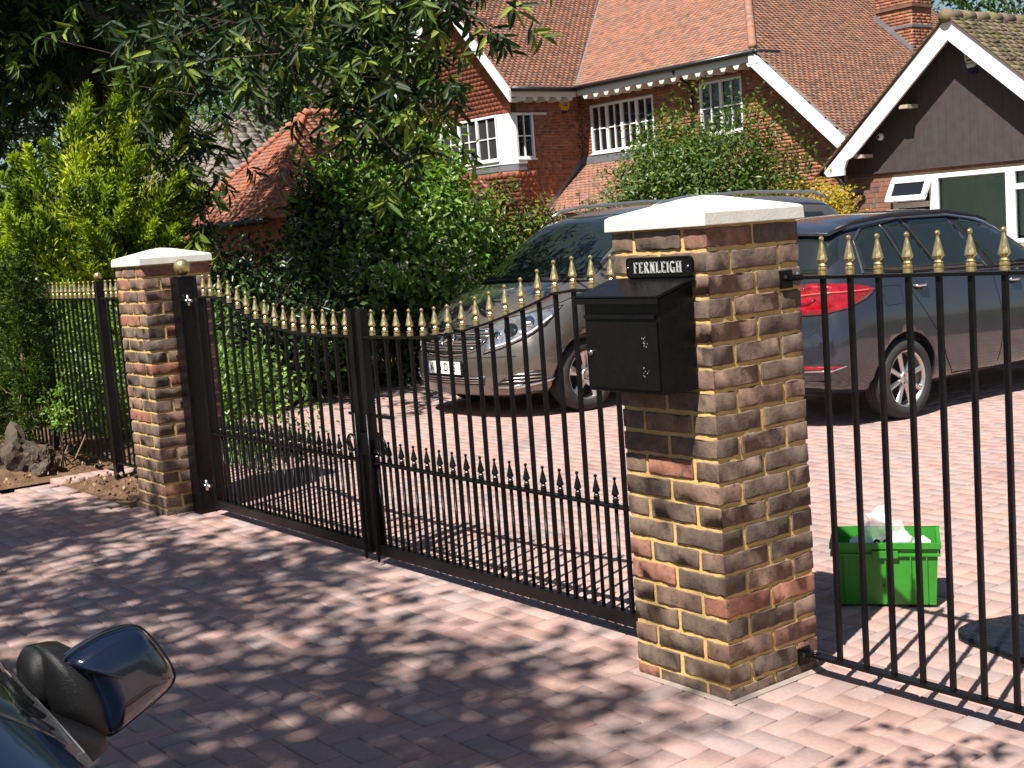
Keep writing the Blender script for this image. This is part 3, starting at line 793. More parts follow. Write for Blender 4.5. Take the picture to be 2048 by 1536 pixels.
def wall_sheet(name, O, u, v, L, H, holes, mat, parent, top=None, thick=.25):
    """rectangles round the holes, with returns (reveals) into the wall"""
    u, v, n = frame_axes(u, v); O = Vector(O); m = MB()
    xs = sorted({0, L, *[h[0] for h in holes], *[h[1] for h in holes]}); zs = sorted({0, H, *[h[2] for h in holes], *[h[3] for h in holes]})
    W = lambda a, b, d=0: O + u * a + v * b + n * d
    for i in range(len(xs) - 1):
        for k in range(len(zs) - 1):
            ca_, cb = (xs[i] + xs[i + 1]) / 2, (zs[k] + zs[k + 1]) / 2
            if any(h[0] < ca_ < h[1] and h[2] < cb < h[3] for h in holes): continue
            m.add([W(xs[i], zs[k]), W(xs[i + 1], zs[k]), W(xs[i + 1], zs[k + 1]), W(xs[i], zs[k + 1])], [(0, 1, 2, 3)])
    for h in holes:
        c = [(h[0], h[2]), (h[1], h[2]), (h[1], h[3]), (h[0], h[3])]
        for a, b in zip(c, c[1:] + c[:1]): m.add([W(*a), W(*b), W(*b, -.12), W(*a, -.12)], [(0, 1, 2, 3)])
    if top: m.add([W(*p) for p in top], [tuple(range(len(top)))])
    return m.build(name, mat, parent)

t_ = NT('window_glass'); t_.set((.012, .014, .016), .03, None, None, .8); M['glass'] = t_.m
t_ = NT('dark_interior'); t_.set((.02, .02, .022), .9); M['interior'] = t_.m
M['soffit'] = plain('white_soffit_paint', (.66, .63, .58), .6, var=.03)

def window(name, O, u, v, L, H, lights, parent, mat=None, glaze=(2, 2), fw=.055, mw=.085, bar=.028, proud=.02):
    """casement window: frame, mullions, per light a pane with glazing bars"""
    mat = mat or M['white']; u, v, n = frame_axes(u, v); O = Vector(O)
    X = Matrix((u, v, n)).transposed().to_4x4(); X.translation = O
    root = empty(name, (0, 0, 0), 0, parent); root.matrix_local = X
    fr = MB(); fr.box(0, L, 0, fw, -.06, proud); fr.box(0, L, H - fw, H, -.06, proud); fr.box(0, fw, fw, H - fw, -.06, proud); fr.box(L - fw, L, fw, H - fw, -.06, proud)
    edges = [fw + (L - 2 * fw) * k / lights for k in range(lights + 1)]
    for e in edges[1:-1]: fr.box(e - mw / 2, e + mw / 2, fw, H - fw, -.06, proud - .002)
    fr.build('window_frame', mat, root, bevel=.004, seg=1)
    MB().box(-.03, L + .03, -.045, -.002, -.08, proud + .045).build('window_sill', mat, root, bevel=.004, seg=1)
    for k in range(lights):
        a = edges[k] + (mw / 2 if k else 0); b = edges[k + 1] - (mw / 2 if k < lights - 1 else 0)
        g_ = MB().box(a, b, fw, H - fw, -.045, -.035).build('pane', M['glass'], root)
        m = MB()
        for i in range(1, glaze[0]): x = a + (b - a) * i / glaze[0]; m.box(x - bar / 2, x + bar / 2, fw, H - fw, -.035, .006)
        for i in range(1, glaze[1]): z = fw + (H - 2 * fw) * i / glaze[1]; m.box(a, b, z - bar / 2, z + bar / 2, -.034, .004)
        if glaze != (1, 1): m.build('glazing_bars', mat, root)
    return root

# ------------------------------------------------------------------ the big brick house
house = tag(empty('brick_house', (-20, 20, 0)), 'two storey red brick house with tiled roofs and white casement windows', 'house')
house.matrix_world = Matrix.Identity(4)
YH, XS, YG = 19.05, -22.63, 17.0
EX = (1, 0, 0); EZ = (0, 0, 1)
x0 = XS; Lw = 9.4
holes = [(.42, 2.70, 3.42, 4.60), (4.23, 5.52, 3.47, 4.65)]
zt = 5.0; xe = 6.0
slope = .88
topline = lambda a: zt if a < xe else zt - slope * (a - xe)
wf = wall_sheet('front_wall', (x0, YH, 0), EX, EZ, Lw, 2.0, [], M['housemortar'], house)
wsh = wall_sheet('upper_wall', (x0, YH, 2.0), EX, EZ, xe, 3.0, [(h[0], h[1], h[2] - 2, h[3] - 2) for h in holes], M['housemortar'], house, top=[(xe, 0), (Lw, 0), (Lw, max(0, topline(Lw) - 2)), (xe, 3.0)])
brick_field((x0, YH, 2.0), EX, EZ, Lw, 3.05, [(h[0], h[1], h[2] - 2, h[3] - 2) for h in holes], M['redbrick'], wsh, keep=lambda a, b: b + 2 < topline(a))
side = wall_sheet('return_wall', (XS, YG, 0), (0, 1, 0), EZ, YH - YG, 5.0, [], M['housemortar'], house)
brick_field((XS, YG, 1.2), (0, 1, 0), EZ, YH - YG, 3.8, [], M['redbrick'], side)
window('window', (x0 + .42, YH, 3.42), EX, EZ, 2.28, 1.18, 4, house)
window('window', (x0 + 4.23, YH, 3.47), EX, EZ, 1.29, 1.18, 2, house)
# roofs ---------------------------------------------------------------
S1, S2 = .82, 1.05
ye, ze = 18.55, 5.08                                  # front eaves
k1 = math.hypot(1, S1)
xv, xh_ = -22.12, -16.30                              # valley foot, hip foot
top = 3.6                                             # plan run up the slope
va = S1 / S2; ha = S1 / slope
poly = [(0, 0), (xh_ - xv, 0), (xh_ - xv - top * ha, top * k1), (-top * va, top * k1)]
_, rf = tile_field('front_roof', (xv, ye, ze), EX, (0, 1, S1), poly, M['tile'], house)
k2 = math.hypot(1, S2)
run = 2.75                                            # gable half width
yg = 16.45
poly = [(0, 0), (ye - yg, 0), (ye - yg + run / va, run * k2), (0, run * k2)]
tile_field('gable_roof', (xv, yg, ze - .06), (0, 1, 0), (-1, 0, S2), poly, M['tile'], house)
poly = [(0, 0), (8, 0), (8, run * k2), (0, run * k2)]
tile_field('gable_roof', (xv - 2 * run, yg + 8, ze - .06), (0, -1, 0), (1, 0, S2), poly, M['tile'], house)
k3 = math.hypot(1, slope)
dn = 3.1
poly = [(0, -dn * k3), (9.0, -dn * k3), (9.0, 5.2 * k3), (5.2 / ha * 1.0, 5.2 * k3), (0, 0)]
_, rr_ = tile_field('side_roof', (xh_, ye + .02, ze), (0, 1, 0), (-1, 0, slope), poly, M['tile'], house)
# hip tiles: bonnet row
hd = Vector((-ha, 1, S1)).normalized()
for k in range(40):
    p = Vector((xh_, ye, ze)) + hd * (.04 + k * .11)
    m = MB().tube([p + Vector((0, 0, .055)), p + hd * .13 + Vector((0, 0, .02))], [.10, .075], 8); m.build('hip_tile', M['tile'], rr_, True)
# valley lead
vd = Vector((-va, 1, S1)).normalized()
MB().beam(Vector((xv, ye, ze + .016)), Vector((xv, ye, ze + .016)) + vd * 5, .06, .01).build('valley_lead', M['lead'], house)
# gutters, fascia, dentils
def half_pipe(pts, r, name, mat, parent): return MB().tube(pts, r, 8).build(name, mat, parent, True)
half_pipe([(xv + .02, ye - .03, ze - .05), (xh_ + .05, ye - .03, ze - .05)], .06, 'gutter', M['blackpvc'], house)
half_pipe([(xv + .03, yg + .05, ze - .08), (xv + .03, ye - .03, ze - .08)], .06, 'gutter', M['blackpvc'], house)
half_pipe([(xh_ + .06, ye - .02, ze - .05), (xh_ + .06, ye + .75, ze - .05)], .055, 'gutter', M['blackpvc'], house)
MB().box(xv, xh_, ye + .02, ye + .06, ze - .24, ze - .03).build('fascia', M['soffit'], house)
MB().box(xv - .06, xv - .02, yg, ye, ze - .26, ze - .06).build('fascia', M['soffit'], house)
MB().box(XS, xh_, ye + .06, YH - .001, ze - .13, ze - .10).build('soffit', M['soffit'], house)
for k in range(15):
    x = xv + .18 + k * .385
    MB().prism([(x, ye + .03, ze - .235), (x + .22, ye + .03, ze - .235), (x + .16, ye + .03, ze - .34), (x + .06, ye + .03, ze - .34)], (0, 0, 0), (0, .42, 0)).build('eaves_bracket', M['soffit'], house)
for k in range(5):
    y = yg + .35 + k * .37
    MB().prism([(xv - .05, y, ze - .255), (xv - .05, y + .2, ze - .255), (xv - .05, y + .14, ze - .35), (xv - .05, y + .06, ze - .35)], (0, 0, 0), (-.40, 0, 0)).build('eaves_bracket', M['soffit'], house)
# downpipe
MB().tube([(-18.72, ye, ze - .1), (-18.72, ye + .05, ze - .2), (-18.62, YH - .06, ze - .45), (-18.62, YH - .06, .2)], .038, 8).build('downpipe', M['blackpvc'], house, True)
# verge board
def board(a, b, h, t, mat, parent, name='bargeboard'):
    a = Vector(a); b = Vector(b)
    return MB().prism([a, b, b - Vector((0, 0, h)), a - Vector((0, 0, h))], (0, -t / 2, 0), (0, t / 2, 0)).build(name, mat, parent)
board((xh_ - .10, ye - .02, ze - .03), (xh_ + dn, ye - .02, ze - .03 - slope * dn - .10), .27, .05, M['white'], house)
board((xh_ - .10, ye + .03, ze + .02), (xh_ + dn, ye + .03, ze + .02 - slope * dn - .10), .06, .10, M['soffit'], house, 'verge_strip')
# gable: tile-hung front with bargeboards
xa = xv - run; za = ze - .06 + run * S2
board((xa, yg - .02, za), (xv + .04, yg - .02, ze - .10), .30, .06, M['white'], house)
board((xa, yg - .02, za), (xv - 2 * run - .04, yg - .02, ze - .10), .30, .06, M['white'], house)
yt = 16.85
gx0, gx1 = xv - 2 * run + .45, XS + .0
zg = lambda x: za - .25 - abs(x - xa) * S2
pl = [(0, 0), (gx1 - gx0, 0), (gx1 - gx0, max(.05, zg(gx1) - 4.5)), (xa - gx0, zg(xa) - 4.5), (0, max(.05, zg(gx0) - 4.5))]
tile_field('hung_tiles', (gx0, yt, 4.5), EX, (0, .04, 1), pl, M['hungtile'], house, tw=.165, gauge=.115, th=.016)
MB().box(gx0, gx1 + .02, yt - .02, YG + .95, 4.44, 4.50).build('jetty_soffit', M['soffit'], house)
wall_sheet('gable_wall', (gx0, YG, 0), EX, EZ, gx1 - gx0, 4.5, [], M['housemortar'], house)
brick_field((gx0 + 2.5, YG, 1.0), EX, EZ, gx1 - gx0 - 2.5, 3.5, [], M['redbrick'], house)
# bay window wrapping the corner
by0 = 16.62
wb = window('bay_window', (XS - 2.75, by0, 3.38), EX, EZ, 2.45, 1.10, 3, house, proud=.03)
window('bay_window', (XS + .06, by0 + .28, 3.38), (0, 1, 0), EZ, .55, 1.10, 1, house, glaze=(2, 2), proud=.03)
MB().prism([(XS - .30, by0 + .0, 3.34), (XS + .06, by0 + .28, 3.34), (XS - .30, by0 + .4, 3.34)], (0, 0, 0), (0, 0, 1.14)).build('corner_post', M['white'], house)
MB().box(XS - 2.8, XS - .3, by0 + .02, YG, 3.3, 4.48).build('bay_core', M['interior'], house)
MB().box(XS - .3, XS + .02, by0 + .38, YG + .10, 3.3, 4.48).build('bay_core', M['interior'], house)
MB().prism([(XS - 2.8, by0 - .04, 3.26), (XS - .28, by0 - .04, 3.26), (XS + .12, by0 + .26, 3.26), (XS + .12, YG + .16, 3.26), (XS - 2.8, YG + .16, 3.26)], (0, 0, 0), (0, 0, .07)).build('bay_sill', M['white'], house)
MB().prism([(XS - 2.8, by0 - .02, 3.10), (XS - .28, by0 - .02, 3.10), (XS + .10, by0 + .26, 3.10), (XS + .10, YG + .15, 3.10), (XS - 2.8, YG + .15, 3.10)], (0, 0, 0), (0, 0, .155)).build('lead_skirt', M['lead'], house)
tile_field('bay_skirt', (XS + .16, by0 + .22, 1.9), (0, 1, 0), (-.07, 0, 1), [(0, 0), (.66, 0), (.60, 1.2), (.05, 1.2)], M['hungtile'], house, tw=.165, gauge=.115, th=.03)
tile_field('bay_skirt', (XS - 2.8, by0 - .08, 1.9), EX, (0, .06, 1), [(0, 0), (2.55, 0), (2.5, 1.2), (0, 1.2)], M['hungtile'], house, tw=.165, gauge=.115, th=.03)
tile_field('bay_skirt', (XS - .27, by0 - .08, 1.9), (.43, .32, 0), (-.03, .04, 1), [(0, 0), (.53, 0), (.50, 1.2), (0, 1.2)], M['hungtile'], house, tw=.165, gauge=.115, th=.03)
# lean-to roof over the ground floor
kl = math.hypot(1, .9)
tile_field('lean_to_roof', (XS + .02, YH - 1.35, 3.18 - 1.35 * .9), EX, (0, 1, .9), [(0, 0), (6, 0), (6, 1.33 * kl), (0, 1.33 * kl)], M['tile'], house)
MB().box(XS + .01, -17, YH - .045, YH - .005, 3.17, 3.36).build('lead_flashing', M['lead'], house)
MB().prism([(XS + .004, YH, 3.36), (XS + .004, YH, 3.17), (XS + .004, YH - 1.35, 1.95), (XS + .004, YH - 1.35, 2.12)], (0, 0, 0), (.008, 0, 0)).build('lead_flashing', M['lead'], house)
lw = wall_sheet('lean_to_wall', (XS, YH - 1.2, 0), EX, EZ, 6, 1.95, [], M['housemortar'], house)
# chimney
cz0, cz1 = 4.6, 8.2
ch = MB(); ch.box(-17.41, -16.38, 24.3, 25.08, cz0, cz1)
chim = ch.build('chimney', M['housemortar'], house)
brick_field((-17.41, 24.3, cz0), EX, EZ, 1.03, cz1 - cz0, [], M['redbrick'], chim)
brick_field((-16.38, 24.3, cz0), (0, 1, 0), EZ, .78, cz1 - cz0, [], M['redbrick'], chim)
MB().box(-17.45, -16.34, 24.26, 25.1, 6.25, 6.33).build('string_course', M['redbrick'], chim)
MB().box(-17.43, -16.36, 24.28, 25.1, 5.78, 5.84).build('lead_flashing', M['lead'], chim)
zc_ = lambda x: ze + slope * (xh_ - x)
MB().prism([(-17.42, 24.27, zc_(-17.42) + .02), (-16.36, 24.27, zc_(-16.36) + .02), (-16.36, 24.27, zc_(-16.36) + .17), (-17.42, 24.27, zc_(-17.42) + .17)], (0, 0, 0), (0, .02, 0)).build('stepped_flashing', M['lead'], chim)
MB().prism([(-17.5, 24.3, zc_(-17.5) + .03), (-15.9, 24.3, zc_(-15.9) + .03), (-15.9, 25.2, zc_(-15.9) + .03), (-17.5, 25.2, zc_(-17.5) + .03)], (0, 0, 0), (0, 0, .012)).build('lead_apron', M['lead'], chim)
# alarm box on the return wall
al = tag(empty('alarm_box', (XS, 18.52, 4.69)), 'yellow hexagonal burglar alarm box under the eaves of the brick house', 'alarm box')
hexa = lambda r_: [(0, r_ * 1.12 * math.cos(R(60 * k + 90)), r_ * math.sin(R(60 * k + 90))) for k in range(6)]
hexa = lambda r_: [(0, r_ * math.cos(R(60 * k)), r_ * math.sin(R(60 * k))) for k in range(6)]
MB().prism(hexa(.17), (.006, 0, 0), (.08, 0, 0)).build('case', plain('yellow_plastic', (.75, .42, .01), .4, var=.05), al, bevel=.008)
MB().prism([(0, -.075, -.045), (0, .075, -.045), (0, .075, .045), (0, -.075, .045)], (.081, 0, 0), (.084, 0, 0)).build('badge', plain('blue_badge', (.03, .05, .22), .4), al)
o = link('lettering', text_mesh('ADT', .085, extrude=.001), plain('badge_white', (.8, .8, .8), .5), al, (.086, 0, 0)); o.rotation_euler = (math.pi / 2, 0, math.pi / 2)
MB().box(.004, .06, -.08, .08, -.22, -.15).build('base', plain('navy_plastic', (.02, .02, .10), .4), al)

# ------------------------------------------------------------------ the bungalow
bung = tag(empty('bungalow', (0, 0, 0)), 'low bungalow with white bargeboards, dark boarded gable and mossy brown roof', 'bungalow')
YB, YV = 13.04, 12.72
bx0, bx1, bzt = -9.64, -5.45, 2.075
bh = [(-8.86 - bx0, -6.0 - bx0, .95, 1.965)]
bw = wall_sheet('front_wall', (bx0, YB, 0), EX, EZ, bx1 - bx0, bzt, bh, M['housemortar'], bung)
brick_field((bx0, YB, bzt - .075 * 14), EX, EZ, 3.6, .075 * 14, [(bh[0][0], bh[0][1], 0, bh[0][3] - (bzt - .075 * 14))], M['bungbrick'], bw, single=True)
sw = wall_sheet('side_wall', (bx0, YB + 7, 0), (0, -1, 0), EZ, 7, bzt, [], M['housemortar'], bung)
brick_field((bx0, YB + 7, 0), (0, -1, 0), EZ, 7, bzt, [], M['bungbrick'], sw)
# boarded gable
ax, az = -7.645, 4.02
sb = (az - 2.17) / (ax + 9.80)
zb = lambda x: az - .02 - abs(x - ax) * sb
nb = 34
for k in range(nb):
    a = bx0 + (bx1 - bx0) * k / nb; b = bx0 + (bx1 - bx0) * (k + 1) / nb
    if min(zb(a), zb(b)) < 2.1: continue
    pl = [(a + .0012, YB, 2.075), (b - .0012, YB, 2.075), (b - .0012, YB, zb(b))] + ([(ax, YB, zb(ax))] if a < ax < b else []) + [(a + .0012, YB, zb(a))]
    MB().prism(pl, (0, -.035 + random.uniform(-.001, .001), 0), (0, .0, 0)).build('gable_board', M['boards'], bung)
MB().prism([(bx0, YB, 2.07), (bx1, YB, 2.07), (bx1, YB, zb(bx1)), (ax, YB, zb(ax)), (bx0, YB, zb(bx0))], (0, .002, 0), (0, .03, 0)).build('gable_backing', M['boards'], bung)
MB().box(bx0, bx1, YB - .05, YB - .001, 2.045, 2.074).build('drip_board', M['boards'], bung)
# bargeboards: the foot of the left one curls down
bl = [(ax, az), (-9.82, az - (ax + 9.82) * sb), (-9.80, 2.10), (-9.46, 2.055), (-9.42, 2.22), (-9.30, 2.36), (-9.15, 2.52)]
wv = .30
bl = [(ax, az), (-9.82, az - (ax + 9.82) * sb - .02), (-9.76, 2.06), (-9.45, 2.06), (-9.44, 2.16), (-9.39, 2.27), (-9.28, az - .30 - (ax + 9.28) * sb), (ax, az - .30)]
MB().prism([(p[0], YV, p[1]) for p in bl], (0, -.02, 0), (0, .02, 0)).build('bargeboard', M['white'], bung)
br = [(ax, az), (-4.95, az - (ax + 4.95) * -sb - .0), (-4.95, az - .30 + (ax + 4.95) * sb), (ax, az - .30)]
br = [(ax, az), (-5.2, az - (-5.2 - ax) * sb), (-5.2, az - .30 - (-5.2 - ax) * sb), (ax, az - .30)]
MB().prism([(p[0], YV, p[1]) for p in br], (0, -.021, 0), (0, .021, 0)).build('bargeboard', M['white'], bung)
# soffits of the overhang
for sg in (-1, 1):
    e = ax + sg * 2.2
    MB().prism([(ax, YV + .022, az - .02), (e, YV + .022, az - .02 - 2.2 * sb), (e, YB - .04, az - .02 - 2.2 * sb), (ax, YB - .04, az - .02)], (0, 0, -.03), (0, 0, -.01)).build('soffit', M['boards'], bung)
kb = math.hypot(1, sb)
tile_field('roof', (ax - 2.30, YV + 8.5, az + .03 - 2.30 * sb), (0, -1, 0), (1, 0, sb), [(0, 0), (8.56, 0), (8.56, 2.30 * kb), (0, 2.30 * kb)], M['browntile'], bung, tw=.17, gauge=.11, th=.02, wob=.006)
tile_field('roof', (ax + 2.60, YV - .06, az + .03 - 2.60 * sb), (0, 1, 0), (-1, 0, sb), [(0, 0), (8.5, 0), (8.5, 2.60 * kb), (0, 2.60 * kb)], M['browntile'], bung, tw=.17, gauge=.11, th=.02, wob=.006)
for k in range(26):
    y = YV - .08 + k * .32
    MB().tube([(ax, y, az + .01 + random.uniform(-.01, .01)), (ax, y + .33, az + .01)], [.095, .09], 10).build('ridge_tile', M['browntile'], bung, True)
# windows of the bungalow
wx = -8.86
fr = MB()
fr.box(wx, -6.0, YB - .01, YB + .06, 1.90, 1.965); fr.box(wx, -6.0, YB - .01, YB + .06, .95, 1.01)
for x in (wx, -8.24, -7.06, -6.42, -6.06): fr.box(x, x + (.14 if x in (-8.24, -7.06) else .06), YB - .012, YB + .06, 1.0, 1.91)
fr.box(-6.92, -6.42, YB - .008, YB + .05, 1.66, 1.74); fr.box(-8.80, -8.24, YB - .008, YB + .05, 1.52, 1.60)
fr.build('window_frame', M['upvc'], bung, bevel=.006, seg=1)
t_ = NT('clear_window_glass'); t_.set((.6, .75, .7), .02, None, None, .5)
tb = t_.n('ShaderNodeBsdfTransparent'); tb.inputs[0].default_value = (.80, .90, .86, 1); gl_ = t_.n('ShaderNodeBsdfGlossy'); gl_.inputs[1].default_value = .02
fz = t_.n('ShaderNodeFresnel'); fz.inputs[0].default_value = 1.5; ms = t_.n('ShaderNodeMixShader')
t_.l(fz.outputs[0], ms.inputs[0]); t_.l(tb.outputs[0], ms.inputs[1]); t_.l(gl_.outputs[0], ms.inputs[2]); t_.l(ms.outputs[0], t_.out.inputs[0]); M['clear'] = t_.m
for (a, b, c, d) in ((-8.10, -7.06, 1.0, 1.91), (-6.92, -6.42, 1.74, 1.91), (-6.92, -6.42, 1.0, 1.66), (-8.80, -8.24, 1.0, 1.52)):
    MB().add([(a, YB + .025, c), (b, YB + .025, c), (b, YB + .025, d), (a, YB + .025, d)], [(0, 1, 2, 3)]).build('pane', M['clear'], bung)
M['blind'] = plain('pale_venetian_slat', (.55, .66, .60), .45, var=.03)
bl_ = tag(empty('venetian_blind', (-7.6, YB + .09, 1.9)), 'pale green venetian blind behind the middle bungalow window', 'blind')
slat = MB().prism([(-.51, -.006, -.0115), (.51, -.006, -.0115), (.51, .004, .0125), (-.51, .004, .0125)], (0, 0, 0), (0, 0, .0012)).mesh('slat'); slat.materials.append(M['blind'])
for k in range(36): put('slat', slat, bl_, (0, 0, -.02 - k * .0235))
MB().box(-.51, .51, -.015, .015, -.01, .02).build('head_rail', M['upvc'], bl_)
MB().box(.0, .003, -.013, -.011, -.85, 0).build('cord', M['upvc'], bl_)
b2 = tag(empty('venetian_blind', (-6.67, YB + .09, 1.9)), 'narrow venetian blind in the window at the picture edge of the bungalow', 'blind')
for k in range(36): o = put('slat', slat, b2, (0, 0, -.02 - k * .0235)); o.scale = (.5, 1, 1)
MB().box(-9.0, -5.9, YB + .30, YB + .33, .6, 2.0).build('room_back', M['interior'], bung)
# open top casement
oc = empty('casement', (-8.52, YB - .015, 1.925), 0, bung); oc.rotation_euler = (R(-30), 0, 0)
m = MB(); w2, h2 = .33, .36
m.box(-w2, w2, -.03, .012, -.07, 0); m.box(-w2, w2, -.03, .012, -h2, -h2 + .08); m.box(-w2, -w2 + .075, -.03, .012, -h2 + .08, -.07); m.box(w2 - .075, w2, -.03, .012, -h2 + .08, -.07)
m.build('casement_frame', M['upvc'], oc, bevel=.005, seg=1)
MB().box(-w2 + .075, w2 - .075, -.012, -.006, -h2 + .08, -.07).build('casement_pane', M['glass'], oc)
# things on the gable
dp = MB().tube([(-9.55, YV + .05, 2.06), (-9.55, YV + .05, 1.93), (-9.50, YV + .1, 1.84), (-9.34, YB - .05, 1.78)], .035, 8); dp.build('downpipe', M['blackpvc'], bung, True)
MB().tube([(-9.86, YV - .02, 2.13), (-9.86, YV + 8, 2.13)], .055, 8).build('gutter', M['blackpvc'], bung, True)
ab = tag(empty('alarm_box', (-7.45, YB - .04, 3.47)), 'white alarm box with an omega sign in the bungalow gable', 'alarm box')
shp = [(-.12, .13), (.03, .16), (.13, .10), (.12, -.02), (.06, -.08), (.04, -.13), (-.07, -.14), (-.10, -.05)]
MB().prism([(x, 0, z) for x, z in shp], (0, 0, 0), (0, -.06, 0)).build('case', plain('alarm_case_white', (.62, .62, .56), .5, var=.04), ab, bevel=.01)
ink = plain('dark_print_ink', (.03, .035, .05), .6)
m = MB(); pp = [(-.03 + .042 * math.cos(R(a)), .045 + .045 * math.sin(R(a))) for a in range(-50, 231, 20)]
for a, b in zip(pp[:-1], pp[1:]): m.beam((a[0], -.062, a[1]), (b[0], -.062, b[1]), .003, .013, (b[1] - a[1], 0, -(b[0] - a[0])))
m.box(-.085, -.045, -.0635, -.0605, .004, .016); m.box(-.015, .025, -.0635, -.0605, .004, .016)
m.build('omega_sign', ink, ab)
o = link('lettering', text_mesh('Security', .04, extrude=.001), ink, ab, (-.025, -.062, -.075)); o.rotation_euler = (math.pi / 2, 0, 0)
MB().box(-.075, .02, -.0632, -.0605, -.046, -.024).build('print_line', ink, ab)
MB().box(-.06, .06, -.05, 0, -.215, -.15).build('base', plain('navy_strobe', (.015, .02, .06), .3), ab)
cd = tag(empty('security_camera', (-9.0, YB - .036, 2.57)), 'small white dome security camera on the dark gable boards', 'camera')
MB().lathe([(.055, 0), (.055, -.02), (.042, -.05), (.02, -.062)], 14, (0, 0, 0), 'y').build('housing', M['upvc'], cd, True)
MB().lathe([(.022, -.055), (.016, -.075)], 12, (0, 0, -.005), 'y').build('lens', M['blackpvc'], cd, True)
for (x, z, lab) in ((-8.42, 2.93, 'pale purlin end showing halfway up the bungalow verge'), (-9.22, 2.31, 'pale purlin end near the foot of the bungalow verge')):
    tag(MB().box(x - .07, x + .07, YV + .03, YB - .04, z - .025, z + .025).build('purlin_end', plain('bare_wood', (.45, .38, .28), .8)), lab, 'purlin')

# ------------------------------------------------------------------ neighbouring roofs
nh = tag(empty('red_roofed_outbuilding', (0, 0, 0)), 'outbuilding with an orange red hipped tile roof behind the shrubs', 'outbuilding')
X0, X1, Y0, Y1, ZE, ZR = -20.7, -16.85, 7.1, 12.4, 2.12, 4.03
XM = (X0 + X1) / 2; hw_ = (X1 - X0) / 2; sl = (ZR - ZE) / hw_; kk = math.hypot(1, sl)
M['orangetile'] = pieces('orange_roof_tile', [(0, (.33, .125, .075)), (.4, (.42, .15, .085)), (.65, (.36, .16, .11)), (.85, (.27, .14, .11)), (1, (.46, .19, .12))], .9, 5, .2, .003, 30)
tile_field('roof', (X0, Y0, ZE), EX, (0, 1, sl), [(0, 0), (2 * hw_, 0), (hw_, hw_ * kk)], M['orangetile'], nh)
tile_field('roof', (X1, Y0, ZE), (0, 1, 0), (-1, 0, sl), [(0, 0), (Y1 - Y0, 0), (Y1 - Y0 - hw_, hw_ * kk), (hw_, hw_ * kk)], M['orangetile'], nh)
tile_field('roof', (X0, Y1, ZE), (0, -1, 0), (1, 0, sl), [(0, 0), (Y1 - Y0, 0), (Y1 - Y0 - hw_, hw_ * kk), (hw_, hw_ * kk)], M['orangetile'], nh)
for (a, b) in (((X1, Y0, ZE), (XM, Y0 + hw_, ZR)), ((X0, Y0, ZE), (XM, Y0 + hw_, ZR)), ((XM, Y0 + hw_, ZR), (XM, Y1 - hw_, ZR))):
    a, b = Vector(a), Vector(b); d = (b - a); n = int(d.length / .14)
    for k in range(n):
        p = a + d * (k / n); MB().tube([p + Vector((0, 0, .05)), p + d.normalized() * .16 + Vector((0, 0, .015))], [.075, .055], 8).build('hip_tile', M['orangetile'], nh, True)
wall_sheet('wall', (X0 + .3, Y0 + .3, 0), EX, EZ, 2 * hw_ - .6, ZE, [], M['redbrick'], nh)
wall_sheet('wall', (X1 - .3, Y0 + .3, 0), (0, 1, 0), EZ, Y1 - Y0 - .6, ZE, [], M['redbrick'], nh)
MB().tube([(X0, Y0 - .04, ZE - .04), (X1, Y0 - .04, ZE - .04)], .055, 8).build('gutter', M['blackpvc'], nh, True)
gh = tag(empty('grey_roofed_house', (0, 0, 0)), 'far house with a grey brown tiled hipped roof behind the conifer', 'house')
X0, X1, Y0, Y1, ZE, ZR = -34.0, -24.6, 9.6, 14.0, 3.1, 5.1
hw_ = (Y1 - Y0) / 2; sl = (ZR - ZE) / hw_; kk = math.hypot(1, sl)
tile_field('roof', (X0, Y0, ZE), EX, (0, 1, sl), [(0, 0), (X1 - X0, 0), (X1 - X0 - hw_, hw_ * kk), (0, hw_ * kk)], M['slate'], gh, tw=.30, gauge=.20, th=.016, wob=.0006)
tile_field('roof', (X1, Y0, ZE), (0, 1, 0), (-1, 0, sl), [(0, 0), (Y1 - Y0, 0), (hw_, hw_ * kk)], M['slate'], gh, tw=.30, gauge=.20, th=.016, wob=.0006)
wall_sheet('wall', (X0, Y0 + .3, 0), EX, EZ, X1 - X0 - .3, ZE, [], M['redbrick'], gh)
wall_sheet('wall', (X1 - .3, Y0 + .3, 0), (0, 1, 0), EZ, Y1 - Y0 - .6, ZE, [], M['redbrick'], gh)
MB().tube([(X0, Y0 - .04, ZE - .04), (X1, Y0 - .04, ZE - .04)], .06, 8).build('gutter', M['blackpvc'], gh, True)
# ================================================================== VEHICLES
def pch(xs, ys, x):
    xs = np.array(xs, float); ys = np.array(ys, float); h = np.diff(xs); d = np.diff(ys) / h; m = np.zeros(len(xs))
    for i in range(1, len(xs) - 1):
        if d[i - 1] * d[i] > 0: m[i] = 2 * d[i - 1] * d[i] / (d[i - 1] + d[i])
    m[0], m[-1] = d[0], d[-1]
    k = np.clip(np.searchsorted(xs, x) - 1, 0, len(h) - 1); t = (x - xs[k]) / h[k]
    return (2 * t ** 3 - 3 * t ** 2 + 1) * ys[k] + (t ** 3 - 2 * t ** 2 + t) * h[k] * m[k] + (-2 * t ** 3 + 3 * t ** 2) * ys[k + 1] + (t ** 3 - t ** 2) * h[k] * m[k + 1]

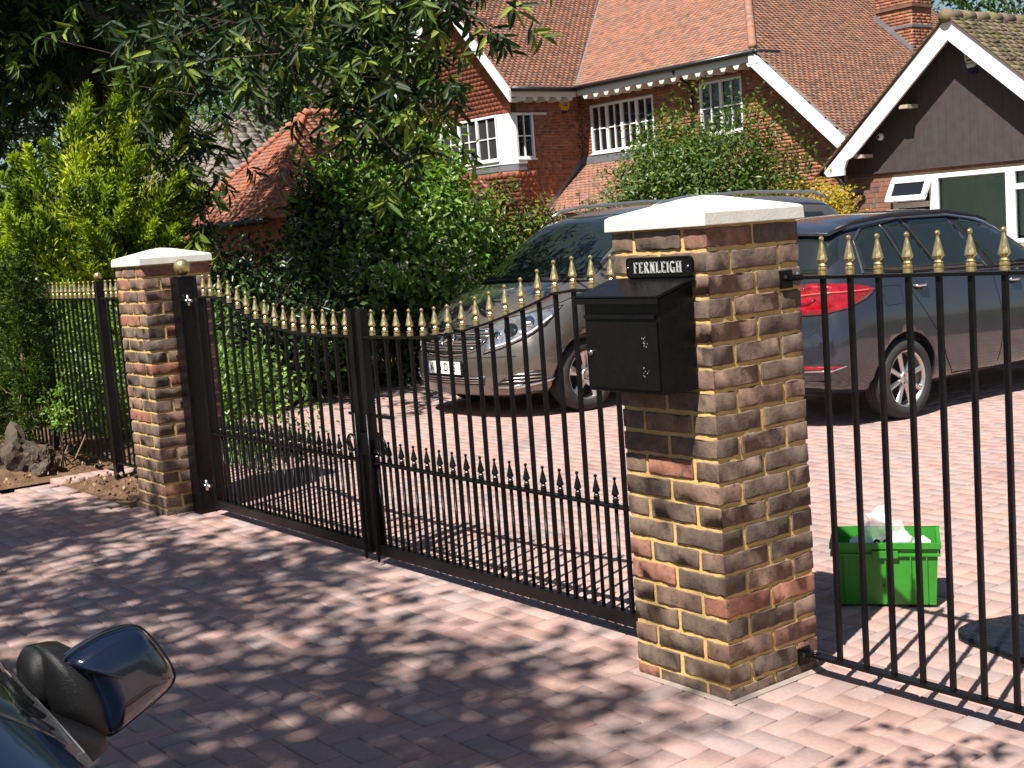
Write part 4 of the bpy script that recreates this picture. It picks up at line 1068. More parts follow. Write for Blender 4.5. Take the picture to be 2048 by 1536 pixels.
def body_mesh(name, K, deform, wheels, R_arch, s_in, nt=90, ns=44):
    """K: keys t, zb, wb, wm, zm0, zm1, zbelt, wbelt, zr, wr, zt. local axes: s lateral, t length, z up"""
    T = K['t']; L = T[-1]
    e = (1 - np.cos(np.linspace(0, np.pi, nt))) / 2; e = .55 * np.linspace(0, 1, nt) + .45 * e; tt = T[0] + e * (L - T[0])
    g = {k: pch(T, v, tt) for k, v in K.items() if k != 't'}
    sec = []
    for i in range(nt):
        q = {k: v[i] for k, v in g.items()}
        P = np.array([(0, q['zb']), (q['wb'] * .82, q['zb']), (q['wb'], q['zb'] + .05), (q['wm'] * .995, q['zm0']), (q['wm'], q['zm1']), (q['wbelt'], q['zbelt']),
                      (q['wbelt'] * .45 + q['wr'] * .55, q['zbelt'] * .45 + q['zr'] * .55), (q['wr'], q['zr']), (q['wr'] * .72, q['zr'] * .25 + q['zt'] * .75), (q['wr'] * .35, q['zt'] * .97 + q['zr'] * .03), (0, q['zt'])])
        d = np.r_[0, np.cumsum(np.hypot(*np.diff(P, axis=0).T) ** .5)]; u = np.linspace(0, d[-1], ns)
        # soften the straight interpolation a little
        S_ = np.stack([np.interp(u, d, P[:, 0]), np.interp(u, d, P[:, 1])], 1)
        for _ in range(2): S_[1:-1] = .25 * S_[:-2] + .5 * S_[1:-1] + .25 * S_[2:]
        S_[0, 0] = S_[-1, 0] = 0
        sec.append(S_)
    sec = np.array(sec)
    V = []; F = []
    def vid(i, j, side): return base[side] + i * ns + j
    base = {}
    for side in (1, -1):
        base[side] = len(V)
        for i in range(nt):
            for j in range(ns): V.append((side * sec[i, j, 0], tt[i], sec[i, j, 1]))
    for side in (1, -1):
        for i in range(nt - 1):
            for j in range(ns - 1):
                f = (vid(i, j, side), vid(i + 1, j, side), vid(i + 1, j + 1, side), vid(i, j + 1, side)); F.append(f if side == 1 else f[::-1])
    NC = 14
    for i in (0, nt - 1):
        for side in (1, -1):
            b = len(V)
            for j in range(ns):
                for k in range(NC + 1): V.append((side * sec[i, j, 0] * k / NC, tt[i], sec[i, j, 1]))
            for j in range(ns - 1):
                for k in range(NC): F.append((b + j * (NC + 1) + k, b + j * (NC + 1) + k + 1, b + (j + 1) * (NC + 1) + k + 1, b + (j + 1) * (NC + 1) + k))
    V = np.array(V); V = deform(V)
    me = bpy.data.meshes.new(name); me.from_pydata(V.tolist(), [], F); me.update()
    bm = bmesh.new(); bm.from_mesh(me); bmesh.ops.remove_doubles(bm, verts=bm.verts, dist=5e-4); bmesh.ops.dissolve_degenerate(bm, edges=bm.edges, dist=1e-4); bmesh.ops.recalc_face_normals(bm, faces=bm.faces); bm.to_mesh(me)
    bvh = BVHTree.FromBMesh(bm); bm.free()
    shade(me)
    # wheel arches
    o = link('tmp_body', me); cut = MB()
    for (t, z) in wheels:
        for side in (-1, 1):
            c = MB(); n = 40
            Pn = [(0, t + R_arch * math.cos(2 * math.pi * k / n), z + R_arch * math.sin(2 * math.pi * k / n)) for k in range(n)]
            cut.prism(Pn, (side * s_in, 0, 0), (side * 1.4, 0, 0))
    co = cut.build('tmp_cut', None)
    md = o.modifiers.new('b', 'BOOLEAN'); md.operation = 'DIFFERENCE'; md.object = co; md.solver = 'EXACT'
    dg = bpy.context.evaluated_depsgraph_get(); m2 = bpy.data.meshes.new_from_object(o.evaluated_get(dg)); m2.name = name
    bpy.data.objects.remove(o); bpy.data.objects.remove(co)
    for p in m2.polygons:
        c = p.center; p.use_smooth = True
        for (t, z) in wheels:
            r_ = math.hypot(c.y - t, c.z - z)
            if (abs(r_ - R_arch) < .012 and abs(Vector((0, c.y - t, c.z - z)).normalized().dot(p.normal)) > .8) or (r_ < R_arch and abs(abs(c.x) - s_in) < .01): p.material_index = 1; p.use_smooth = False
    return m2, bvh

def panel(name, bvh, axes, poly, mat, parent, off=.004, step=.05, smooth=True, min_dot=.02):
    """poly in (a,b); axes = (O, A, B, D): point O + a*A + b*B, ray along D onto the body"""
    O, A, B, D = (Vector(q) for q in axes); D = D.normalized()
    bm = bmesh.new(); vs = [bm.verts.new((p[0], p[1], 0)) for p in poly]; bm.faces.new(vs)
    P = np.array(poly); lo, hi = P.min(0), P.max(0)
    for ax in (0, 1):
        k = max(1, int((hi[ax] - lo[ax]) / step))
        for i in range(1, k):
            co = [0, 0, 0]; co[ax] = lo[ax] + (hi[ax] - lo[ax]) * i / k; no = [0, 0, 0]; no[ax] = 1
            bmesh.ops.bisect_plane(bm, geom=bm.verts[:] + bm.edges[:] + bm.faces[:], plane_co=co, plane_no=no)
    bmesh.ops.triangulate(bm, faces=bm.faces)
    dead = []
    for v in bm.verts:
        p = O + A * v.co.x + B * v.co.y - D * 4
        h, n, _, _ = bvh.ray_cast(p, D)
        if h is None or abs(n.dot(D)) < min_dot: dead.append(v); continue
        if n.dot(D) > 0: n = -n
        v.co = h + n * off
    bmesh.ops.delete(bm, geom=dead, context='VERTS')
    # give it an edge: extrude the rim inwards
    ed = [e for e in bm.edges if len(e.link_faces) == 1]
    ex = bmesh.ops.extrude_edge_only(bm, edges=ed)
    for v in [q for q in ex['geom'] if isinstance(q, bmesh.types.BMVert)]: v.co += D * (off + .004)
    bmesh.ops.recalc_face_normals(bm, faces=bm.faces)
    for f in bm.faces: f.smooth = smooth and len(f.verts) == 3
    # outward facing
    s_ = sum(f.normal.dot(D) * f.calc_area() for f in bm.faces if len(f.verts) == 3)
    if s_ > 0: bmesh.ops.reverse_faces(bm, faces=bm.faces)
    me = bpy.data.meshes.new(name); bm.to_mesh(me); bm.free()
    return link(name, me, mat, parent)
AX = {'side+': ((0, 0, 0), (0, 1, 0), (0, 0, 1), (-1, 0, 0)), 'side-': ((0, 0, 0), (0, 1, 0), (0, 0, 1), (1, 0, 0)), 'low': ((0, 0, 0), (1, 0, 0), (0, 0, 1), (0, 1, 0)), 'high': ((0, 0, 0), (1, 0, 0), (0, 0, 1), (0, -1, 0)), 'top': ((0, 0, 0), (1, 0, 0), (0, 1, 0), (0, 0, -1))}
def diag(side, c=.66):
    d = Vector((-side * c, math.sqrt(1 - c * c), 0)); return ((0, 0, 0), (side * d.y, c, 0), (0, 0, 1), d)

def strip(pts, w):
    """thin polygon following a polyline"""
    P = [Vector((p[0], p[1])) for p in pts]; l = []; r = []
    for i, p in enumerate(P):
        d = (P[min(i + 1, len(P) - 1)] - P[max(i - 1, 0)]).normalized(); n = Vector((-d.y, d.x)) * w / 2; l.append(p + n); r.append(p - n)
    return [tuple(q) for q in l + r[::-1]]

M['rubber'] = plain('tyre_rubber', (.028, .027, .026), .85, var=.3, scale=20, bump=.0015, bscale=80)
M['alloy'] = plain('silver_alloy', (.60, .58, .55), .32, metal=.9, var=.08, scale=10)
M['chrome'] = plain('chrome_trim', (.72, .72, .72), .12, metal=1.0, var=.03, scale=10, rvar=.04)
M['trim'] = plain('black_plastic_trim', (.014, .014, .015), .5, var=.2, scale=30)
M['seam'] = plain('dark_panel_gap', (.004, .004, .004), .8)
M['lamp'] = plain('headlamp_lens', (.42, .44, .47), .08, metal=.75, var=.5, scale=16, rvar=.05)
M['red_lens'] = plain('red_lamp_lens', (.27, .004, .008), .12, var=.5, scale=22, coat=1.0)
M['plate_white'] = plain('number_plate_white', (.78, .78, .76), .4, var=.02)

def paint(name, col, metal=.55, rough=.32):
    t = NT(name); p = t.obj(); fl = t.noise(900, 1, .5, p)
    dust = t.noise(2.2, 5, .6, p)
    c = t.mix(t.ramp(dust.outputs[0], [(.45, 0.0), (.75, .16)]), col, tuple(min(1, q * 1.6 + .03) for q in col))
    r_ = t.ramp(dust.outputs[0], [(.35, rough - .05), (.75, rough + .12)])
    return t.set(c, r_, metal, t.bump(fl.outputs[0], .00012, .5), .5, 1.0, .04)

def wheel(parent, loc, side, Rw, width, rim, spokes, style, dish=.0):
    w = empty('wheel', loc, 0, parent)
    s = side; hw = width / 2
    pr_ = [(rim * .97, -hw * .8), (rim + .012, -hw * .98), (Rw - .045, -hw), (Rw - .014, -hw * .86), (Rw, -hw * .62), (Rw, hw * .62), (Rw - .014, hw * .86), (Rw - .045, hw), (rim + .012, hw * .98), (rim * .97, hw * .8)]
    m = MB(); m.lathe(pr_, 48, (0, 0, 0), 'x', False); me = m.mesh('tyre', True); link('tyre', me, M['rubber'], w)
    gr = MB()
    for k in range(4): gr.lathe([(Rw + .0008, -hw * .5 + k * hw * .33 - .004), (Rw + .0008, -hw * .5 + k * hw * .33 + .004)], 40, (0, 0, 0), 'x', False)
    gr.build('tread_groove', M['seam'], w)
    # rim barrel and back
    m = MB(); m.lathe([(rim, s * hw * .86), (rim * .96, s * hw * .84), (rim * .93, s * hw * .55), (rim * .90, -s * hw * .3), (.02, -s * hw * .32)], 40, (0, 0, 0), 'x', False); link('rim', m.mesh('rim', True), M['alloy'], w)
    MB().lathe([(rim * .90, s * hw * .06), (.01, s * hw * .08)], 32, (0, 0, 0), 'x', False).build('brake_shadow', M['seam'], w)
    face = s * hw * .78
    for k in range(spokes):
        a = 2 * math.pi * k / spokes + .3
        if style == 'five': prof = [(.045, .052), (.5 * rim, .030), (.8 * rim, .044), (.965 * rim, .070)]
        else: prof = [(.05, .020), (.5 * rim, .018), (.8 * rim, .020), (.965 * rim, .026)]
        V = []; F = []
        for (r_, h_) in prof:
            dep = face * (1.0 - .15 * (1 - r_ / rim))
            for (q, dd) in ((-h_, -.018), (-h_ * .62, 0), (h_ * .62, 0), (h_, -.018)):
                V.append((dep + s * dd, r_ * math.cos(a) - q * math.sin(a), r_ * math.sin(a) + q * math.cos(a)))
        for i in range(len(prof) - 1):
            for j in range(3): F.append((4 * i + j, 4 * i + j + 1, 4 * i + 5 + j, 4 * i + 4 + j))
        MB().add(V, F).build('spoke', M['alloy'], w, True)
    MB().lathe([(.062, face - s * .02), (.060, face + s * .004), (.036, face + s * .007), (.034, face + s * .003), (.004, face + s * .004)], 20, (0, 0, 0), 'x').build('hub_cap', M['alloy'], w, True)
    for k in range(5):
        a = 2 * math.pi * k / 5; MB().lathe([(.008, face + s * .0), (.008, face + s * .009)], 6, (0, .048 * math.cos(a), .048 * math.sin(a)), 'x').build('wheel_bolt', M['trim'], w)
    return w

def lettering_on(parent, bvh, txt, s, z, size, mat, low=True, off=.008):
    p = Vector((s, -4 if low else 9, z)); h, n, _, _ = bvh.ray_cast(p, Vector((0, 1 if low else -1, 0)))
    me = text_mesh(txt, size, extrude=.001); o = link('lettering', me, mat, parent, h + n * off)
    nn = n.normalized(); up = Vector((0, 0, 1)); r_ = up.cross(nn).normalized(); u = nn.cross(r_)
    o.matrix_local = Matrix.Translation(h + n * off) @ Matrix((r_, u, nn)).transposed().to_4x4(); return o

# ------------------------------------------------------------------ van
van = tag(empty('van', (-6.52, 3.40, 0)), 'brown grey passenger van parked nose to the gate', 'van')
K = dict(t=[0, .10, .42, .95, 1.35, 1.80, 2.4, 3.5, 4.35, 4.70, 4.85],
         zb=[.22, .19, .18, .19, .20, .20, .20, .20, .22, .26, .30], wb=[.70, .78, .84, .86, .86, .86, .86, .86, .84, .80, .76],
         wm=[.84, .89, .92, .925, .925, .925, .925, .925, .92, .90, .87], zm0=[.42] * 11, zm1=[.60, .66, .72, .78, .80, .80, .80, .80, .80, .78, .74],
         zbelt=[.74, .82, .92, 1.05, 1.07, 1.08, 1.08, 1.09, 1.10, 1.10, 1.0], wbelt=[.78, .82, .87, .89, .89, .89, .89, .89, .88, .86, .82],
         zr=[.80, .90, 1.00, 1.10, 1.36, 1.60, 1.67, 1.68, 1.64, 1.48, 1.12], wr=[.60, .62, .66, .76, .74, .70, .72, .73, .73, .71, .68],
         zt=[.82, .94, 1.05, 1.14, 1.43, 1.68, 1.76, 1.785, 1.745, 1.58, 1.18])
def van_def(V):
    s, t, z = V[:, 0].copy(), V[:, 1].copy(), V[:, 2].copy()
    fr = np.clip(1 - t / 1.1, 0, 1) ** 1.3
    V[:, 1] = t + fr * (.36 * np.abs(s / .9) ** 2.6 + .20 * np.clip((z - .52) / .35, 0, 1) ** 1.4 + .05 * np.clip((.36 - z) / .16, 0, 1))
    re = np.clip((t - 4.1) / .75, 0, 1) ** 1.5
    V[:, 1] -= re * (.12 * np.abs(s / .9) ** 2.5)
    return V
wz = .312; wt = [.88, 3.98]
me, vb = body_mesh('body', K, van_def, [(t, wz) for t in wt], .372, .62)
M['vanpaint'] = paint('taupe_metallic_paint', (.150, .134, .118), .55, .28)
link('body', me, [M['vanpaint'], M['seam']], van)
for t in wt:
    for sd in (-1, 1): wheel(van, (sd * .79, t, wz), sd, wz, .225, .212, 5, 'five')
# front
gp = [(-.50, .795), (0, .815), (.50, .795), (.47, .70), (.40, .615), (.25, .58), (0, .57), (-.25, .58), (-.40, .615), (-.47, .70)]
panel('grille', vb, AX['low'], gp, M['trim'], van, .004, .04)
for z, hh in ((.745, .017), (.675, .017)):
    for sd in (-1, 1):
        w_ = .46 if z > .7 else .43
        panel('grille_bar', vb, AX['low'], [(sd * .085, z - hh), (sd * w_, z - hh + .006), (sd * w_, z + hh), (sd * .085, z + hh)], M['chrome'], van, .014, .05)
for z in (.795, .770, .715, .645, .618, .597):
    w_ = .48 if z > .7 else (.36 if z < .63 else .42)
    panel('grille_slat', vb, AX['low'], [(-w_, z - .004), (w_, z - .004), (w_, z + .004), (-w_, z + .004)], M['chrome'] if z > .79 else M['alloy'], van, .009, .05)
panel('grille_rim', vb, AX['low'], strip([(-.46, .68), (-.39, .605), (-.25, .568), (0, .556), (.25, .568), (.39, .605), (.46, .68)], .016), M['chrome'], van, .012, .04)
h, n, _, _ = vb.ray_cast(Vector((0, -4, .695)), Vector((0, 1, 0)))
em = empty('emblem', h + Vector((0, -.022, 0)), 0, van); em.rotation_euler = (R(-14), 0, 0)
MB().tube([(.088 * math.cos(a), 0, .088 * math.sin(a)) for a in np.linspace(0, 2 * math.pi, 33)], .010, 8).build('ring', M['chrome'], em, True)
m = MB()
for a in (90, 210, 330):
    d = Vector((math.cos(R(a)), 0, math.sin(R(a)))); q = Vector((-d.z, 0, d.x))
    m.add([q * .017, d * .088, -q * .017, Vector((0, -.012, 0))], [(0, 1, 3), (1, 2, 3), (0, 2, 1)])
m.build('star', M['chrome'], em)
MB().lathe([(.082, .004), (.002, .006)], 24, (0, 0, 0), 'y').build('backing', M['trim'], em)
for sd in (-1, 1):
    hl = [(.42, .575), (.60, .622), (.80, .70), (.95, .79), (1.08, .925), (.88, .895), (.66, .855), (.51, .82), (.455, .71)]
    panel('headlamp_surround', vb, diag(sd), [(p[0] + (.012 if p[0] > .75 else -.012), p[1] + (.012 if i in (5, 6, 7, 4) else -.012)) for i, p in enumerate(hl)], M['seam'], van, .003, .04)
    hd_ = panel('headlamp', vb, diag(sd), hl, M['lamp'], van, .007, .04)
    for (u, z, r_, mt) in ((.66, .755, .062, M['glass']), (.81, .815, .050, M['chrome']), (.54, .72, .034, M['chrome'])):
        panel('reflector', vb, diag(sd), [(u + r_ * math.cos(a), z + r_ * .85 * math.sin(a)) for a in np.linspace(0, 2 * math.pi, 17)[:-1]], mt, hd_, .011, .03)
    panel('light_guide', vb, diag(sd), strip([(.47, .615), (.66, .66), (.84, .735), (1.0, .85)], .014), M['plate_white'], hd_, .012, .05)
    panel('fog_grille', vb, diag(sd), [(.50, .300), (.92, .315), (.93, .40), (.85, .425), (.70, .40), (.58, .36)], M['trim'], van, .004, .04)
    for k in range(3): panel('fog_slat', vb, diag(sd), [(.56 + .05 * k, .325 + .03 * k), (.91, .335 + .027 * k), (.91, .343 + .027 * k), (.56 + .05 * k, .333 + .03 * k)], M['alloy'], van, .010, .05)
    panel('fog_trim', vb, diag(sd), [(.46, .285), (.70, .272), (.98, .318), (1.0, .345), (.90, .322), (.66, .294)], M['chrome'], van, .012, .05)
panel('lower_grille', vb, AX['low'], [(-.46, .305), (.46, .305), (.50, .385), (-.50, .385)], M['trim'], van, .004, .05)
for k in range(3): panel('lower_slat', vb, AX['low'], [(-.46, .322 + .021 * k), (.46, .322 + .021 * k), (.46, .329 + .021 * k), (-.46, .329 + .021 * k)], M['alloy'], van, .010, .06)
panel('bumper_seam', vb, AX['low'], strip([(-.74, .545), (-.40, .54), (0, .535), (.40, .54), (.74, .545)], .006), M['seam'], van, .002, .05)
# number plate
h, n, _, _ = vb.ray_cast(Vector((0, -4, .452)), Vector((0, 1, 0)))
pl = empty('number_plate', h + Vector((0, -.014, 0)), 0, van)
MB().box(-.265, .265, -.004, .016, -.062, .062).build('holder', M['trim'], pl, bevel=.003)
MB().box(-.258, .258, -.007, -.0045, -.055, .055).build('plate', M['plate_white'], pl)
MB().box(-.257, -.218, -.0085, -.0072, -.054, .054).build('blue_band', plain('plate_blue', (.02, .09, .45), .4), pl)
for ch, x in (('K', -.168), ('6', -.045), ('D', .045), ('S', .17)):
    o = link('lettering', text_mesh(ch, .105, extrude=.0006), M['trim'], pl, (x, -.0085, 0)); o.rotation_euler = (math.pi / 2, 0, 0); o.scale = (.82, 1, 1)
# glass
panel('windscreen_seal', vb, AX['low'], [(-.80, 1.105), (0, 1.125), (.80, 1.105), (.70, 1.64), (.35, 1.675), (-.35, 1.675), (-.70, 1.64)], M['seam'], van, .003, .05)
M['carglass'] = plain('tinted_car_glass', (.012, .018, .016), .03, var=.1, spec=.9, rvar=.01)
panel('windscreen', vb, AX['low'], [(-.765, 1.13), (0, 1.15), (.765, 1.13), (.665, 1.62), (.33, 1.65), (-.33, 1.65), (-.665, 1.62)], M['carglass'], van, .007, .05)
for sd in (-1, 1):
    ax_ = AX['side+'] if sd > 0 else AX['side-']
    panel('side_window', vb, ax_, [(1.18, 1.12), (2.18, 1.13), (2.18, 1.58), (1.85, 1.57), (1.50, 1.40)], M['carglass'], van, .005, .06)
    panel('side_window', vb, ax_, [(2.28, 1.13), (3.38, 1.14), (3.38, 1.59), (2.28, 1.59)], M['carglass'], van, .005, .06)
    panel('side_window', vb, ax_, [(3.48, 1.14), (4.42, 1.17), (4.25, 1.56), (3.48, 1.59)], M['carglass'], van, .005, .06)
    panel('door_gap', vb, ax_, strip([(1.22, 1.09), (1.20, .75), (1.28, .40), (1.34, .24)], .008), M['seam'], van, .0015, .05)
    panel('door_gap', vb, ax_, strip([(2.24, 1.62), (2.24, .26)], .008), M['seam'], van, .0015, .05)
    panel('bonnet_gap', vb, diag(sd), strip([(.50, .81), (.66, .855), (.86, .905), (1.08, .96), (1.30, 1.05)], .007), M['seam'], van, .002, .05)
    MB().tube([(sd * .70, 1.90, 1.70), (sd * .715, 2.02, 1.745), (sd * .725, 2.3, 1.78), (sd * .73, 3.2, 1.80), (sd * .73, 4.15, 1.765), (sd * .72, 4.40, 1.69)], [.014, .017, .018, .018, .018, .014], 8).build('roof_rail', M['alloy'] if True else None, van, True)
    if sd < 0: continue
    mi = empty('door_mirror', (sd * .93, 1.26, 1.16), 0, van)
    MB().box(-.04, .04, -.03, .03, -.04, .02).build('stalk', M['trim'], mi, bevel=.008)
    me_ = pillow('mirror_shell', smooth_loop([(-.02, -.07), (.19, -.06), (.21, .06), (.12, .12), (0, .10)], 4), .09, .05); o = link('mirror_shell', me_, M['vanpaint'], mi, (0, 0, .02)); o.rotation_euler = (math.pi / 2, 0, 0); o.scale = (sd, 1, 1)
for a, b in (((-.10, 1.145), (.62, 1.165)), ((-.70, 1.14), (-.04, 1.16))):
    panel('wiper', vb, AX['low'], strip([a, ((a[0] + b[0]) / 2, (a[1] + b[1]) / 2 + .012), b], .012), M['trim'], van, .014, .05)
panel('scuttle', vb, AX['low'], [(-.78, 1.108), (0, 1.128), (.78, 1.108), (.765, 1.135), (0, 1.155), (-.765, 1.135)], M['trim'], van, .010, .05)
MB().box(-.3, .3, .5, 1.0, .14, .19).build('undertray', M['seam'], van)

M['satin'] = plain('satin_grey_trim', (.14, .14, .145), .3, metal=.8, var=.08)
# ------------------------------------------------------------------ dark estate car
car = tag(empty('parked_car', (-3.785, 4.20, 0), R(-1.5)), 'dark blue grey family car parked beside the bungalow, tail towards the railing', 'car')
K = dict(t=[0, .07, .25, .55, 1.0, 1.7, 2.2, 2.75, 3.2, 3.7, 4.05, 4.2],
         zb=[.34, .30, .24, .20, .19, .19, .19, .19, .19, .20, .22, .26], wb=[.60, .68, .75, .77, .77, .77, .77, .77, .77, .74, .66, .56],
         wm=[.77, .805, .83, .84, .84, .84, .84, .84, .83, .80, .74, .66], zm0=[.46] * 12, zm1=[.70, .74, .78, .78, .76, .74, .73, .72, .70, .66, .60, .54],
         zbelt=[.98, 1.03, 1.07, 1.08, 1.06, 1.035, 1.01, .985, .95, .88, .78, .66], wbelt=[.70, .74, .765, .775, .78, .78, .775, .765, .74, .68, .60, .52],
         zr=[1.04, 1.16, 1.36, 1.43, 1.46, 1.455, 1.40, 1.16, .98, .90, .80, .68], wr=[.56, .58, .59, .595, .60, .60, .585, .60, .60, .56, .50, .42],
         zt=[1.06, 1.20, 1.42, 1.49, 1.53, 1.535, 1.49, 1.23, 1.02, .93, .82, .69])
def car_def(V):
    s, t, z = V[:, 0].copy(), V[:, 1].copy(), V[:, 2].copy()
    re = np.clip(1 - t / .9, 0, 1) ** 1.4
    V[:, 1] = t + re * (.24 * np.abs(s / .83) ** 2.8 + .10 * np.clip((z - .62) / .3, 0, 1) ** 1.5 + .05 * np.clip((.45 - z) / .2, 0, 1))
    fr = np.clip((t - 3.3) / .9, 0, 1) ** 1.4
    V[:, 1] -= fr * (.34 * np.abs(s / .8) ** 2.4)
    return V
wz2 = .300; wt2 = [.88, 3.42]
me, cb = body_mesh('body', K, car_def, [(t, wz2) for t in wt2], .352, .55)
M['carpaint'] = paint('dark_blue_grey_paint', (.040, .044, .058), .5, .22)
link('body', me, [M['carpaint'], M['seam']], car)
for t in wt2:
    for sd in (-1, 1): wheel(car, (sd * .735, t, wz2), sd, wz2, .20, .208, 8, 'slim')
for sd in (-1, 1):
    ax_ = AX['side+'] if sd > 0 else AX['side-']
    panel('window_surround', cb, ax_, [(.50, 1.10), (.55, 1.33), (.68, 1.43), (1.15, 1.475), (1.75, 1.465), (2.12, 1.41), (2.50, 1.27), (2.86, 1.07), (2.86, 1.00), (2.0, 1.025), (1.05, 1.06), (.72, 1.085)], M['trim'], car, .003, .05)
    panel('quarter_window', cb, ax_, [(.53, 1.13), (.575, 1.32), (.70, 1.405), (.90, 1.43), (1.00, 1.085), (.72, 1.11)], M['carglass'], car, .007, .05)
    panel('side_window', cb, ax_, [(.95, 1.432), (1.14, 1.44), (1.36, 1.07), (1.05, 1.082)], M['carglass'], car, .007, .05)
    panel('side_window', cb, ax_, [(1.19, 1.442), (1.72, 1.438), (1.98, 1.045), (1.41, 1.067)], M['carglass'], car, .007, .05)
    panel('side_window', cb, ax_, [(1.82, 1.432), (2.10, 1.385), (2.46, 1.25), (2.78, 1.08), (2.78, 1.025), (2.08, 1.042)], M['carglass'], car, .007, .05)
    panel('window_trim', cb, ax_, strip([(.72, 1.082), (.515, 1.105), (.555, 1.33), (.69, 1.42), (1.15, 1.466), (1.75, 1.458), (2.10, 1.403)], .013), M['satin'], car, .009, .04)
    panel('window_trim', cb, ax_, strip([(.90, 1.44), (1.02, 1.07)], .020), M['satin'], car, .010, .04)
    panel('window_trim', cb, ax_, strip([(1.165, 1.45), (1.385, 1.06)], .016), M['satin'], car, .010, .04)
    panel('window_trim', cb, ax_, strip([(.72, 1.078), (1.05, 1.056), (2.0, 1.022), (2.8, .998)], .012), M['satin'], car, .009, .05)
    panel('door_gap', cb, ax_, strip([(.98, 1.05), (1.0, .92), (1.15, .72), (1.28, .56), (1.36, .40), (1.48, .27), (2.05, .25)], .008), M['seam'], car, .0015, .05)
    panel('door_gap', cb, ax_, strip([(2.02, 1.02), (2.06, .60), (2.05, .25)], .008), M['seam'], car, .0015, .05)
    panel('door_gap', cb, ax_, strip([(2.05, .25), (3.0, .25), (3.05, .6), (2.98, .97)], .008), M['seam'], car, .0015, .05)
    panel('fuel_flap_gap', cb, ax_, strip([(.64, 1.0), (.87, .99), (.875, .86), (.68, .855), (.64, 1.0)], .005), M['seam'], car, .0015, .05)
    for (t0, z0) in ((1.05, .968), (2.24, .918)):
        dh = empty('door_handle', (0, 0, 0), 0, car)
        panel('handle_recess', cb, ax_, [(t0 + .03 + .075 * math.cos(a), z0 + .028 * math.sin(a)) for a in np.linspace(0, 2 * math.pi, 17)[:-1]], M['seam'], dh, .002, .03)
        h, n, _, _ = cb.ray_cast(Vector((sd * 4, t0 + .04, z0)), Vector((-sd, 0, 0)))
        m = MB(); m.tube([h + Vector((sd * .006, -.075, .004)), h + Vector((sd * .028, -.04, .006)), h + Vector((sd * .030, .03, .005)), h + Vector((sd * .008, .075, .0))], [.008, .014, .014, .008], 8); m.build('handle_bar', M['chrome'], dh, True)
    tl = [(.10, .845), (.40, .828), (.62, .832), (.80, .87), (.92, .93), (.985, .985), (.93, 1.012), (.78, 1.042), (.55, 1.055), (.30, 1.025), (.10, .985)]
    tlo = panel('tail_lamp', cb, diag(sd, .62), tl, M['red_lens'], car, .008, .04)
    panel('lamp_bar', cb, diag(sd, .62), strip([(.12, .945), (.38, .965), (.60, .985), (.94, .985)], .010), plain('pale_red_lens', (.75, .10, .08), .2), tlo, .013, .04)
    panel('lamp_bar', cb, diag(sd, .62), strip([(.12, .90), (.36, .895), (.52, .91), (.58, .945)], .022), plain('dark_red_lens', (.16, .004, .008), .15), tlo, .013, .04)
    panel('lamp_bar', cb, diag(sd, .62), strip([(.10, .955), (.34, .99)], .016), plain('clear_lens', (.7, .6, .6), .15), tlo, .013, .04)
    panel('reflector', cb, diag(sd, .62), [(.14, .44), (.66, .445), (.76, .47), (.14, .475)], M['red_lens'], car, .008, .04)
    panel('reflector_trim', cb, diag(sd, .62), strip([(.12, .462), (.16, .436), (.66, .438), (.77, .470)], .010), M['chrome'], car, .010, .04)
    panel('hatch_gap', cb, diag(sd, .62), strip([(.42, 1.045), (.36, .84), (.30, .66), (.10, .60)], .007), M['seam'], car, .0015, .04)
    MB().tube([(sd * .59, .42, 1.425), (sd * .60, .60, 1.468), (sd * .605, 1.0, 1.500), (sd * .605, 1.7, 1.498), (sd * .59, 2.12, 1.442), (sd * .585, 2.24, 1.405)], [.012, .017, .018, .018, .016, .010], 8).build('roof_rail', M['trim'], car, True)
    mi = empty('door_mirror', (sd * .86, 2.72, 1.06), 0, car)
    o = link('mirror_shell', pillow('mirror_shell', smooth_loop([(-.06, -.06), (.14, -.05), (.16, .05), (.08, .10), (-.04, .08)], 4), .08, .04), M['carpaint'], mi); o.rotation_euler = (-math.pi / 2, 0, 0); o.scale = (sd, -1, 1)
    MB().box(-.10, .02, -.02, .03, -.06, -.01).build('stalk', M['trim'], mi, bevel=.01)
panel('rear_window', cb, AX['low'], [(-.60, 1.10), (.60, 1.10), (.66, 1.22), (.60, 1.36), (.30, 1.385), (-.30, 1.385), (-.60, 1.36), (-.66, 1.22)], M['carglass'], car, .006, .05)
m = MB(); P1 = [(-.60, .33, 1.41), (-.30, .24, 1.435), (.30, .24, 1.435), (.60, .33, 1.41), (.60, .55, 1.46), (.30, .52, 1.49), (-.30, .52, 1.49), (-.60, .55, 1.46)]
m.add([Vector(p) for p in P1] + [Vector(p) - Vector((0, 0, .03)) for p in P1], [tuple(range(8)), tuple(range(15, 7, -1))] + [(i, (i + 1) % 8, 8 + (i + 1) % 8, 8 + i) for i in range(8)])
m.build('spoiler', M['carpaint'], car, True, .012)
lettering_on(car, cb, '8d', .50, 1.035, .055, M['chrome'])
panel('rear_plate', cb, AX['low'], [(-.26, .70), (.26, .70), (.26, .81), (-.26, .81)], plain('plate_yellow', (.7, .5, .02), .4), car, .012, .06)
panel('bumper_insert', cb, AX['low'], [(-.62, .27), (.62, .27), (.66, .36), (-.66, .36)], M['trim'], car, .004, .05)
MB().tube([(.50, .06, .92), (.52, .02, .78), (.49, .015, .66), (.42, .0, .58)], .0035, 6).build('trailing_cable', M['trim'], car, True)

